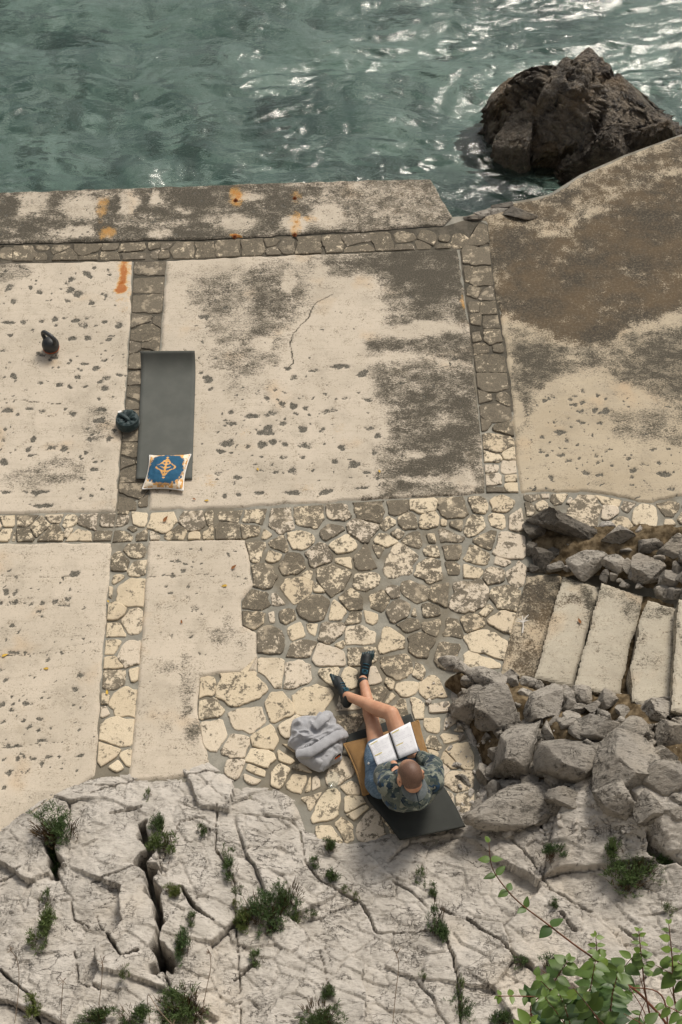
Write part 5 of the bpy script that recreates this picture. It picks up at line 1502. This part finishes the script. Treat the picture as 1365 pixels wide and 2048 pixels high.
# small red pen by the hip
M['red'] = m_plain("red_plastic", (.36, .07, .05), (.30, .055, .04), 30, .5)
a, b = P(757, 1553, .10), P(749, 1588, .10)
PEN = thing("pen", a.lerp(b, .5), "small red pen with a white tip on the brown cushion by the reader's hip", "pen")
po = PEN.location
mobj("barrel", *tube([a - po, a.lerp(b, .62) - po], [.010, .011], 10), M['red'], PEN, True)
mobj("tip", *tube([a.lerp(b, .62) - po, a.lerp(b, .7) - po, b - po], [.009, .005, .0035], 10), M['white'], PEN, True)

# ------------------------------------------------------------------ grey sweatshirt heap
SW = thing("sweatshirt", P(638, 1500), "crumpled grey sweatshirt heaped on the paving beside the reader", "sweatshirt")
outl = [(0,583,1470),(0,586,1440),(0,605,1432),(0,632,1433),(0,640,1424),(0,660,1428),(0,665,1450),(0,680,1450),(0,692,1462),(0,690,1490),(0,684,1508),(0,684,1520),(0,665,1530),(0,640,1545),(0,615,1533),(0,598,1522),(0,590,1500),(0,575,1490)]
pts = np.array([tuple(P(a, b, .02))[:2] for _, a, b in outl])
cx, cy = P(638, 1486, .02).x, P(638, 1486, .02).y
an_ = np.arctan2(pts[:, 1] - cy, pts[:, 0] - cx); rd = np.hypot(pts[:, 0] - cx, pts[:, 1] - cy)
od = np.argsort(an_); an_, rd = an_[od], rd[od]
nA, nR = 150, 46
A_, R_ = np.meshgrid(np.linspace(-math.pi, math.pi, nA, endpoint=False), np.linspace(0, 1.12, nR + 1))
re = np.interp(A_.ravel(), an_, rd, period=math.tau).reshape(A_.shape)
A_, R_, re = A_.ravel(), R_.ravel(), re.ravel()
Rc = np.minimum(R_, 1); under = np.maximum(R_ - 1, 0)
x = cx + np.cos(A_) * re * (Rc - under * 1.2); y = cy + np.sin(A_) * re * (Rc - under * 1.2)
rx_, ry_ = x + .03 * fbm2(x * 6, y * 6, 2, 36), y + .03 * fbm2(x * 6 + 4, y * 6, 2, 37)
fold = 0
for k, (ca, fr, am) in enumerate(((.5, 5.5, .040), (-.6, 7.0, .030), (1.5, 6.0, .032), (.1, 12., .014))):
    u_ = rx_ * math.cos(ca) + ry_ * math.sin(ca); w_ = -rx_ * math.sin(ca) + ry_ * math.cos(ca)
    nn = fbm2(u_ * fr * .45 + k * 9, w_ * fr * 1.5, 2, 40 + k)
    fold = fold + am * np.exp(-(nn / .13) ** 2) * sstep(.35, .6, vn2(x * 5 + k, y * 5, 50 + k))
fold = 1.35 * fold * sstep(0, .3, 1 - Rc + .15)
ang_f = np.abs(np.sin(A_ * 3.5 + 3 * fbm2(x * 5, y * 5, 2, 34)))
fold += .03 * ang_f * sstep(.3, .8, Rc)
# long diagonal fold of the sleeve
l0, l1 = P(598, 1512), P(692, 1462)
dl = poly_dist(x, y, np.array([(l0.x, l0.y), (P(640, 1490).x, P(640, 1490).y), (l1.x, l1.y)]), False)[0]
fold += .032 * np.exp(-(dl / .022) ** 2) - .028 * np.exp(-((dl - .045) / .02) ** 2) * (y < cy)
z = .02 + (.060 * (1 - Rc ** 5) + fold * (1 - Rc ** 5) + .03 * fbm2(x * 4, y * 4, 3, 35) * (1 - Rc ** 4))
z = np.maximum(z, .014 + .02 * (1 - Rc ** 8)) ; z = np.where(under > 0, np.maximum(.014 - under * .1, .004), z + .022 * (1 - Rc ** 12) * 0)
V = np.stack([x, y, z], 1) - np.array(SW.location)
f = []
for i in range(nR):
    for k in range(nA): f.append((i*nA + k, i*nA + (k+1) % nA, (i+1)*nA + (k+1) % nA, (i+1)*nA + k))
t = NT("grey_fleece"); p = t.obj()
pr = t.attr("print").outputs['Fac']
n1 = t.noise(p, 10, 5, .6); n2 = t.noise(p, 220, 4, .65)
c = t.mix(t.ramp(n1, .35, .65), (.31, .31, .32), (.375, .375, .385)); c = t.mix(t.ramp(n2, .46, .7, 0, .4), c, (.26, .26, .27))
c = t.mix(t.ramp(pr, .3, .8, 0, .75), c, (.10, .10, .105))
t.bump(t.math('ADD', n2, t.math('MULTIPLY', t.noise(p, 26, 4, .6), 1.2)), .45, .007); t.b.inputs['Sheen Weight'].default_value = .2
o = mobj("cloth", V, f, t.done(c, .95, .15), SW, True)
lc = P(617, 1487, .15); du_, dv_ = (x - lc.x), (y - lc.y)
rl = np.hypot(du_, dv_)
print_ = (np.abs(rl - .023) < .0042) | ((np.abs(np.abs(du_) - .008) < .003) & (np.abs(dv_) < .013)) | ((np.abs(dv_) < .003) & (np.abs(du_) < .008))
set_attr(o.data, "print", print_.astype(float))
bvh = BVHTree.FromPolygons((V + np.array(SW.location)).tolist(), [list(q) for q in f])
r_ = bvh.ray_cast(CAMV, RAY(674, 1512))
pc = (r_[0] if r_[0] else P(674, 1512, .05)); pn = (r_[1] if r_[1] else UP)
if pn.z < 0: pn = -pn
ex = Vector((.9, .35, 0)); ex = (ex - pn * ex.dot(pn)).normalized(); ey = pn.cross(ex)
def patch(w_, h_, dz, ox=0, oy=0, sk=0):
    return [tuple(pc + pn * dz + ex * (ox + a * w_) + ey * (oy + b * h_ + a * sk) - SW.location) for a, b in ((-1, -1), (1, -1), (1.1, .6), (.4, 1.05), (-.8, .5))]
mobj("woven_patch", patch(.038, .017, .006), [(0, 1, 2, 3, 4)], M['white'], SW)
mobj("woven_patch_centre", patch(.032, .013, .0085), [(0, 1, 2, 3, 4)], M['iron'], SW)
M['brightorange'] = m_plain("bright_orange_thread", (.75, .16, .03), (.6, .1, .02), 90, .8)
mobj("orange_stitching", patch(.013, .005, .0105, -.016, -.005) + patch(.010, .0045, .0105, .009, -.004), [(0, 1, 2, 3, 4), (5, 6, 7, 8, 9)], M['brightorange'], SW)

# the two sleeves flung across the heap
def sleeve(pts, rads, seed):
    path = crom([P(a, b, z) for a, b, z in pts], 9); n = 18; v = []; f = []
    for i, q in enumerate(path):
        t_ = i / (len(path) - 1); r0 = np.interp(t_, np.linspace(0, 1, len(rads)), rads)
        d = (path[min(i + 1, len(path) - 1)] - path[max(i - 1, 0)]).normalized(); s_ = d.cross(UP).normalized(); w_ = s_.cross(d)
        for k in range(n):
            a = math.tau * k / n
            rr = r0 * (1 + .22 * float(fbm2(np.array([i * .5 + seed]), np.array([k * .55]), 2, seed)[0])) * (.45 if i in (0, len(path) - 1) else 1)
            v.append(tuple(q + s_ * math.cos(a) * rr * 1.15 + w_ * math.sin(a) * rr * .62 - SW.location))
    for i in range(len(path) - 1):
        for k in range(n): f.append((i*n + k, i*n + (k+1) % n, (i+1)*n + (k+1) % n, (i+1)*n + k))
    f += [tuple(range(n))[::-1], tuple(range((len(path)-1)*n, len(path)*n))]
    mobj("sleeve", v, f, o.data.materials[0] if False else SWM, SW, True)
SWM = bpy.data.materials["grey_fleece"]
sleeve([(592, 1508, .085), (622, 1503, .115), (652, 1485, .12), (678, 1470, .10), (692, 1468, .055)], [.030, .036, .034, .036, .032], 3)
sleeve([(628, 1455, .10), (645, 1440, .11), (655, 1430, .085), (663, 1444, .06), (668, 1462, .06)], [.028, .032, .030, .030, .026], 7)
sleeve([(665, 1500, .08), (650, 1522, .07), (640, 1540, .03)], [.040, .036, .024], 11)

# ------------------------------------------------------------------ drinking glass
t = NT("clear_glass")
gt = t.node("ShaderNodeBsdfTransparent"); gt.inputs['Color'].default_value = (.97, .98, .975, 1)
gg = t.node("ShaderNodeBsdfGlossy"); gg.inputs['Roughness'].default_value = .05
fr = t.node("ShaderNodeLayerWeight"); fr.inputs['Blend'].default_value = .25
gd = t.node("ShaderNodeBsdfDiffuse"); gd.inputs['Color'].default_value = (.85, .87, .86, 1)
g2 = t.node("ShaderNodeMixShader"); g2.inputs[0].default_value = .5; t.l.new(gg.outputs[0], g2.inputs[1]); t.l.new(gd.outputs[0], g2.inputs[2])
gm = t.node("ShaderNodeMixShader"); t.l.new(t.math('ADD', t.math('MULTIPLY', fr.outputs['Facing'], .30), .05), gm.inputs[0]); t.l.new(gt.outputs[0], gm.inputs[1]); t.l.new(g2.outputs[0], gm.inputs[2]); t.l.new(gm.outputs[0], t.out.inputs['Surface'])
GL = thing("drinking_glass", P(667, 1569, .004), "clear drinking glass standing between the sweatshirt and the brown cushion", "glass"); GL.scale = (1.25, 1.25, 1.25)
mobj("tumbler", *lathe([(.0005, .001), (.026, .0), (.029, .004), (.036, .085), (.0365, .088), (.0345, .088), (.028, .012), (.0005, .010)], 32), t.m, GL, True)
# ------------------------------------------------------------------ rock samphire tufts
def m_leaf(name, c1, c2, c3, trans=.25):
    t = NT(name); p = t.pos()
    oi = t.node("ShaderNodeObjectInfo")
    c = t.mix(t.ramp(t.noise(p, 30, 3, .6), .35, .65), c1, c2)
    yg = t.attr("young", 'OBJECT').outputs['Fac']
    c = t.mix(yg, c, c3)
    c = t.mix(t.math('MULTIPLY', oi.outputs['Random'], .35), c, c1)
    t.put(t.b.inputs['Base Color'], c); t.b.inputs['Roughness'].default_value = .45; t.b.inputs['Specular IOR Level'].default_value = .4
    tr = t.node("ShaderNodeBsdfTranslucent"); t.put(tr.inputs['Color'], c)
    mx = t.node("ShaderNodeMixShader"); mx.inputs[0].default_value = trans
    t.l.new(t.b.outputs[0], mx.inputs[1]); t.l.new(tr.outputs[0], mx.inputs[2]); t.l.new(mx.outputs[0], t.out.inputs['Surface'])
    return t.m
M['samphire'] = m_leaf("samphire_leaf", (.050, .092, .034), (.135, .205, .080), (.24, .26, .065), .25)
M['stem'] = m_plain("plant_stem", (.10, .075, .035), (.16, .10, .05), 30, .8)
M['dry'] = m_plain("dry_stalk", (.17, .12, .08), (.25, .19, .13), 30, .9)
def tuft_mesh(seed, shoots, leaves=11):
    rg = random.Random(seed); lsc = 1.0 if shoots < 40 else (.75 if shoots < 120 else .5); cl = [(rg.random() * math.tau, rg.uniform(.2, .8), rg.uniform(.22, .45)) for _ in range(4 + shoots // 22)]; lv = []; lf = []; sv = []; sf = []
    for i in range(shoots):
        a = rg.random() * math.tau; r0 = rg.random() ** .6
        ca_ = rg.choice(cl); r1 = ca_[2] * rg.random() ** .5
        b = Vector((ca_[1] * math.cos(ca_[0]) + r1 * math.cos(a), ca_[1] * math.sin(ca_[0]) + r1 * math.sin(a), -.06))
        r0 = min(1, math.hypot(b.x, b.y)); a = math.atan2(b.y, b.x)
        lean = Vector((math.cos(a), math.sin(a), 0)) * r0 * rg.uniform(.2, .75) + Vector((rg.uniform(-.25, .25), rg.uniform(-.25, .25), 0))
        h = rg.uniform(.35, 1.15) * (1.05 - .5 * r0)
        tip = b + lean * h * .8 + Vector((0, 0, h))
        mid = b.lerp(tip, .5) + Vector((0, 0, .08))
        pts = [b, mid, tip]
        a_, f_ = tube(pts, [.022, .016, .008], 3, False); sf += [tuple(k + len(sv) for k in q) for q in f_]; sv += a_
        for k in range(leaves):
            t_ = .30 + .70 * (k + rg.random()) / leaves
            q = (b.lerp(mid, t_ * 2) if t_ < .5 else mid.lerp(tip, min(1, t_ * 2 - 1)))
            d = Vector((rg.uniform(-1, 1), rg.uniform(-1, 1), rg.uniform(.4, 1.7))).normalized()
            L = rg.uniform(.25, .58) * lsc; w = L * .075
            s = d.cross(Vector((rg.uniform(-1, 1), rg.uniform(-1, 1), rg.uniform(-1, 1)))).normalized() * w; n = d.cross(s).normalized() * w * .5
            o = len(lv)
            m1 = q + d * L * .55 + Vector((0, 0, L * .05))
            lv += [tuple(q), tuple(m1 + s), tuple(q + d * L), tuple(m1 - s), tuple(m1 + n)]
            lf += [(o, o + 1, o + 4), (o + 1, o + 2, o + 4), (o + 2, o + 3, o + 4), (o + 3, o, o + 4)]
    return mk_mesh("foliage", lv, lf), mk_mesh("stems", sv, sf)
TUFT = {k: tuft_mesh(40 + i, n) for i, (k, n) in enumerate((('s', 30), ('s2', 38), ('m', 95), ('m2', 115), ('l', 210), ('l2', 240)))}
for a, b in TUFT.values(): a.materials.append(M['samphire']); b.materials.append(M['stem'])
PLANTS = [  # px, py, half width px, half height px, kind, young, label
 (108,1652,44,34,'l',.05,"large dark green tuft spilling over the hollow at the far left of the rock"),
 (108,1712,24,40,'m',0,"dark green tuft growing down inside the narrow hollow at far left"),
 (318,1648,18,24,'m',.1,"green tuft at the top end of the big dark crevice"),
 (326,1692,26,28,'m2',.25,"bright green tuft hanging over the right lip of the big dark crevice"),
 (300,1590,8,12,'s',.3,"tiny green sprig in a joint near the upper rock edge above the crevice"),
 (403,1662,12,14,'s2',.2,"small round green tuft on bare rock right of the big crevice"),
 (450,1715,16,18,'s',.2,"thin upright sprig at the upper end of the long rock joint"),
 (463,1738,18,20,'s2',.15,"loose green tuft on the long rock joint below a thin sprig"),
 (474,1776,12,13,'s',.35,"small pale tuft midway down the long rock joint"),
 (473,1803,8,9,'s',.85,"tiny yellow green cushion plant in the long rock joint"),
 (488,1838,24,22,'m',.5,"yellowish green tuft at the left foot of the largest samphire clump"),
 (530,1822,42,34,'l2',.05,"largest dense samphire clump in the middle of the rock slope"),
 (574,1788,28,30,'l',.1,"dense green tuft forming the upper right arm of the largest clump"),
 (588,1832,16,14,'s2',.45,"pale small tuft at the lower right edge of the largest clump"),
 (625,1834,14,10,'s',.2,"low flat sprig just right of the largest clump"),
 (100,1792,11,14,'s',.3,"small sprig just below the narrow hollow at far left"),
 (82,1850,30,32,'m2',.25,"medium loose tuft on bare rock near the left edge"),
 (348,1783,22,14,'m',.55,"yellow green tuft bridging the crevice beside the slab edge"),
 (388,1838,13,14,'s2',.2,"small tuft at the head of the short dark cleft"),
 (368,1882,19,34,'m',0,"tall dark tuft filling the short dark cleft right of the big crevice"),
 (248,1940,11,14,'s',.4,"tiny pale sprig below the curved ledge left of the crevice"),
 (516,1916,18,17,'s2',.15,"grey green tuft over a small dark notch in the middle rock"),
 (660,1690,17,14,'m',.1,"small green tuft nearest to the drinking glass on the rock edge"),
 (633,1725,15,12,'s2',.1,"second small tuft below the rock edge under the glass"),
 (664,1750,17,14,'m',.1,"third small tuft in the row descending from the rock edge"),
 (695,1776,11,8,'s',.35,"thin sprig at the end of the descending row of tufts"),
 (715,1790,8,8,'s',.6,"tiny pale rosette at the crack below the descending row"),
 (848,1750,15,18,'s',.2,"thin upright sprig in the right rock joint below the dark mat"),
 (862,1778,13,14,'s2',.2,"small sprig second in the right rock joint"),
 (878,1838,20,32,'m2',.05,"dark tall tuft in the lower part of the right rock joint"),
 (1110,1706,23,16,'m2',.0,"compact dark round tuft alone on the rock below the rubble wall"),
 (1268,1745,52,32,'l2',.12,"broad feathery samphire clump at right below the rubble wall"),
 (1225,1695,20,22,'m',.15,"feathery tuft at the upper left of the broad right clump"),
 (1330,1720,24,12,'m',0,"flat dark tuft in the shade of the ledge at the right edge"),
 (1105,1806,12,10,'s2',.1,"tiny grey green tuft beside the long leafy twig"),
 (1337,1812,13,12,'s',.25,"sparse reddish green sprig near the right edge"),
 (658,1984,18,17,'m',.1,"round tuft on bare rock straight above the bottom middle clump"),
 (640,2030,40,26,'l',.1,"dense clump at the bottom edge of the picture near the middle"),
 (921,2026,34,26,'l',.05,"dense dark clump at the bottom edge left of the leafy shrub"),
 (1003,2036,26,16,'m',.05,"low dark clump at the bottom edge touching the leafy shrub"),
 (362,2012,48,32,'l2',.18,"wide samphire clump at the bottom edge under the big crevice"),
 (268,2032,34,20,'m2',.15,"middle tuft of the bottom left samphire patch"),
 (205,2034,40,18,'l',.12,"left tuft of the bottom left samphire patch"),
 (62,2012,22,22,'s2',.6,"yellowish sprig near the bottom left corner"),
 (1046,1930,16,14,'s',.05,"small grey sprig in the groove above the leafy shrub"),
 (1105,1930,30,20,'m',.02,"grey green feathery tuft just behind the leafy shrub"),
 (845,1956,8,8,'s',.4,"tiny sprig on bare rock near the dry stalk"),
 (926,1975,10,18,'s',.3,"thin sprig in the lower end of the right rock joint"),
 (1130,1460,17,12,'m',.35,"bright green tuft between boulders at the top of the rubble"),
 (1182,1490,22,14,'m2',.0,"dark green tuft in the gap behind the largest boulder")]
for (px, py, rx, ry, k, yg, lab) in PLANTS:
    c = hit(px, py + ry * .3)
    s = (c - CAMV).length / FPX
    o = thing("samphire_plant", c, lab, "plant", "samphire plants on the rock")
    sx, sy = rx * s, ry * s * 1.25
    o.scale = (sx, sy, min(.75 * (sx + sy) / 2 + .035, .17))
    o.rotation_euler = (0, 0, 0)
    for me, nm in zip(TUFT[k], ("foliage", "stems")):
        ch = link(nm, me, None, o); ch["young"] = yg; ch["kind"] = "stuff"; ch.rotation_euler = (0, 0, random.random() * 6)

# dry flower stalks
for i, (pts, lab) in enumerate([
  ([(786,2070),(792,1985),(798,1930),(793,1908)], "long dry flower stalk rising at the bottom middle"),
  ([(402,2060),(412,1985),(422,1935),(420,1905)], "dry stalk standing right of the short dark cleft"),
  ([(30,2050),(38,1975),(36,1925),(22,1900)], "bent dry stalk near the left edge"),
  ([(198,2010),(204,1960),(205,1925)], "short dry stalk below the curved ledge"),
  ([(122,2055),(124,2000),(127,1962)], "thin dry stalk left of the bottom samphire patch"),
  ([(300,2060),(296,1990),(318,2020),(345,2050)], "crooked dry twig above the wide bottom clump")]):
    base = hit(*pts[0]) if pts[0][1] < 2048 else hit(pts[0][0], 2046)
    h0 = base.z
    pp = [P(a, b, h0 + .12 * k + (.0 if k else -.02)) for k, (a, b) in enumerate(pts)]
    pp[0] = base
    r0 = base
    st_ = thing("dry_stalk", base, lab, "plant", "dry flower stalks")
    mobj("stalk", *tube([q - base for q in crom(pp, 5)], .0022, 5), M['dry'], st_)
    tp = pp[-1]; lv = []; lf = []
    rg = random.Random(i)
    for k in range(9):
        d = Vector((rg.uniform(-1, 1), rg.uniform(-1, 1), rg.uniform(.1, 1))).normalized() * rg.uniform(.02, .045)
        a_, f_ = tube([tp - base, tp + d - base], [.0012, .0016], 4); lf += [tuple(x + len(lv) for x in q) for q in f_]; lv += a_
    mobj("seed_head", lv, lf, M['dry'], st_)

# ------------------------------------------------------------------ leafy shrub reaching in from the lower right
M['leaf'] = m_leaf("shrub_leaf", (.012, .040, .012), (.030, .082, .020), (.17, .25, .04), .22)
M['twig'] = m_plain("red_brown_twig", (.16, .055, .030), (.11, .06, .03), 30, .7)
def leaf_mesh(wf=.36, fold=.22, droop=.15):
    v = []; n = 6
    for i in range(n + 1):
        t_ = i / n; w = wf * math.sin(math.pi * min(1, t_ ** .75)) ** .8 * (1 - .25 * t_) if 0 < i < n else 0
        z = -droop * t_ * t_
        v += [(-w, t_, z + fold * w), (0, t_, z), (w, t_, z + fold * w)]
    f = []
    for i in range(n):
        a = i * 3
        f += [(a, a + 1, a + 4, a + 3), (a + 1, a + 2, a + 5, a + 4)]
    me = mk_mesh("leaf", v, f, True); me.materials.append(M['leaf']); return me
LEAF = [leaf_mesh(.34, .25, .12), leaf_mesh(.40, .12, .2), leaf_mesh(.30, .4, .05)]
SHB = thing("leafy_shrub", D(1330, 2230, 4.5), "green leafy shrub with reddish twigs reaching in at the lower right corner", "shrub")
root = Vector(SHB.location); root.z = rock_z(root.x, root.y); SHB.location = root
rg = random.Random(12)
leafn = 0
def leaf(at, d, L, young):
    global leafn
    o = link("leaf", LEAF[rg.randrange(3)], None, SHB)
    tocam = (CAMV - at).normalized()
    n = (tocam * .75 + Vector((0, .3, .6)) + Vector((rg.uniform(-.5, .5), rg.uniform(-.5, .5), rg.uniform(-.3, .3)))).normalized()
    y = (d - n * d.dot(n)).normalized(); x = y.cross(n)
    m = Matrix((x * L, y * L, n * L)).transposed().to_4x4(); m.translation = at - root
    o.matrix_local = m; o["young"] = young; leafn += 1
def stem(pts, d0, d1, r, sp=24, L0=40, L1=26, young=.1, skip=0, lmul=1.0):
    n = len(pts)
    w = crom([D(a, b, d0 + (d1 - d0) * i / (n - 1)) for i, (a, b) in enumerate(pts)], 8)
    mobj("twig", *tube([q - root for q in w], [r * (1 - .75 * i / (len(w) - 1)) for i in range(len(w))], 6), M['twig'], SHB, True)
    # leaf pairs
    tot = sum((w[i+1] - w[i]).length for i in range(len(w) - 1)); acc = 0; nxt = skip; tw = rg.random() * 3
    for i in range(len(w) - 1):
        seg = (w[i+1] - w[i]).length; acc += seg
        if acc >= nxt and leafn < 296:
            t_ = acc / tot; dist = (w[i] - CAMV).length; pxm = dist / FPX
            L = (L0 + (L1 - L0) * t_) * pxm * rg.uniform(.85, 1.25) * lmul * .92
            d = (w[i+1] - w[i]).normalized()
            sd = d.cross((CAMV - w[i]).normalized()).normalized()
            for s in (-1, 1):
                if rg.random() < .06: continue
                leaf(w[i], (sd * s + d * rg.uniform(.1, .7) + Vector((0, 0, rg.uniform(-.3, .3)))).normalized(), L, min(1, max(0, young + .55 * t_ ** 3 + rg.uniform(-.1, .1))))
            nxt += sp * pxm * rg.uniform(.85, 1.2)
    d = (w[-1] - w[-2]).normalized()
    if leafn < 296:
        for k in range(2): leaf(w[-1], (d + Vector((rg.uniform(-.5, .5), rg.uniform(-.5, .5), .1))).normalized(), L1 * .6 * (w[-1] - CAMV).length / FPX, min(1, young + .6))
B = (1330, 2230)
stem([B, (1345, 2080), (1290, 1998), (1235, 1955), (1195, 1922), (1150, 1890), (1095, 1848), (1040, 1806), (1005, 1768), (984, 1732), (978, 1685)], 4.5, 3.95, .0042, 52, 44, 24, .08, .75)
stem([B, (1260, 2090), (1190, 2030), (1130, 1998), (1060, 1993), (996, 1992)], 4.5, 4.1, .0045, 30, 40, 16, .15, .55)
stem([B, (1360, 2080), (1348, 1990), (1345, 1920), (1338, 1848)], 4.5, 4.15, .004, 22, 34, 20, .45, .45)
stem([B, (1310, 2080), (1292, 1990), (1284, 1920), (1278, 1862)], 4.5, 4.15, .004, 20, 34, 18, .40, .45)
stem([B, (1240, 2080), (1205, 1990), (1196, 1920), (1192, 1872)], 4.5, 4.2, .004, 20, 36, 18, .35, .45)
for i in range(30):
    ex = 1062 + 312 * ((i * .618) % 1); ey = rg.uniform(1905, 2035) + max(0, (1150 - ex)) * .35
    sx = ex + rg.uniform(-90, 150); sy = ey + rg.uniform(60, 130)
    d_ = rg.uniform(3.95, 4.45)
    stem([(B[0] * .5 + sx * .5, 2190), (sx, sy), ((sx + ex) / 2 + rg.uniform(-15, 15), (sy + ey) / 2), (ex, ey)], 4.5, d_, .0032, 26, 50, 32, rg.choice((0, 0, .05, .15, .35)), .30, 1.0)

# ------------------------------------------------------------------ fallen leaves
M['brownleaf'] = m_plain("dry_brown_leaf", (.27, .115, .04), (.20, .08, .03), 60, .8)
M['yellowleaf'] = m_plain("yellow_leaf", (.50, .31, .035), (.42, .27, .05), 60, .7)
LB = leaf_mesh(.26, .5, -.3); LB.materials.clear(); LB.materials.append(M['brownleaf'])
LY = leaf_mesh(.24, .35, .2); LY.materials.clear(); LY.materials.append(M['yellowleaf'])
for px, py, z, L, a, kd, lab in [
  (327,1044,.01,.060,-.6,0,"curled brown leaf on the pale flagstone near the pillow"),
  (1162,1247,.158,.045,.4,0,"small brown leaf lying on the lowest pale step"),
  (463,1138,.008,.050,-.9,0,"brown leaf on the lower middle slab, nearest the paving"),
  (455,1171,.008,.050,1.6,1,"yellowish leaf just below the brown leaf on the lower middle slab"),
  (364,1247,.008,.032,.2,0,"tiny brown leaf in the middle of the lower middle slab"),
  (98,1337,.008,.045,1.5,1,"yellow green leaf lying on the lower left slab"),
  (4,1313,.008,.050,-1.0,1,"yellow leaf at the left edge of the lower left slab"),
  (215,1389,.012,.045,.2,1,"orange yellow leaf low in the narrow band of flagstones"),
  (218,1205,.012,.030,.5,1,"small yellow leaf higher in the narrow band of flagstones"),
  (392,999,.008,.030,1.3,0,"tiny brown leaf just right of the blue pillow"),
  (418,1001,.008,.040,1.5,1,"yellow leaf a little right of the blue pillow"),
  (517,941,.008,.036,.3,1,"small yellow leaf on the stained slab above the paving"),
  (760,945,.008,.036,.2,1,"yellow leaf at the edge of the dark stain on the middle slab")]:
    c = P(px, py, z)
    o = link("fallen_leaf", LY if kd else LB, None); o.location = c; o.scale = (L, L, L); o.rotation_euler = (0, 0, a)
    tag(o, lab, "leaf", "fallen leaves")
c = hit(1163, 1537)
# ------------------------------------------------------------------ rusted bolt stubs in the quay
M['rust'] = m_plain("rusted_iron", (.20, .065, .02), (.10, .035, .015), 80, .9, .2, .8, 90)
for px, py, lab in [(472,401,"rusted bolt stub near the sea edge, the left one of two"),(590,397,"rusted bolt stub near the sea edge, the right one of two"),(470,474,"rusted bolt stub at the inner edge of the quay strip, the left one"),(590,470,"rusted bolt stub at the inner edge of the quay strip, the right one")]:
    o = mobj("bolt_stub", *lathe([(.0005, .022), (.009, .022), (.011, .018), (.012, .004), (.022, .002), (.024, -.004)], 10), M['rust'])
    o.location = P(px, py, .014); tag(o, lab, "bolt", "rusted bolt stubs")

# bleached twig lying at the edge of the landing
c = P(1046, 1246, .02)
TW = thing("bleached_twig", c, "small bleached white forked twig lying at the left edge of the landing", "twig")
M['bleached'] = m_plain("bleached_wood", (.62, .59, .54), (.5, .47, .42), 40, .9)
mobj("stem", *tube([(-.01, -.09, 0), (.0, -.04, .004), (.002, .0, .006)], [.006, .005, .005], 6), M['bleached'], TW)
for q in [(-.055, .012), (-.04, .035), (.0, .06), (.03, .05), (.045, .02), (.05, .07)]:
    mobj("branch", *tube([(.002, 0, .006), (q[0] * .5, q[1] * .6, .012), (q[0], q[1], .008)], [.005, .004, .002], 5), M['bleached'], TW)
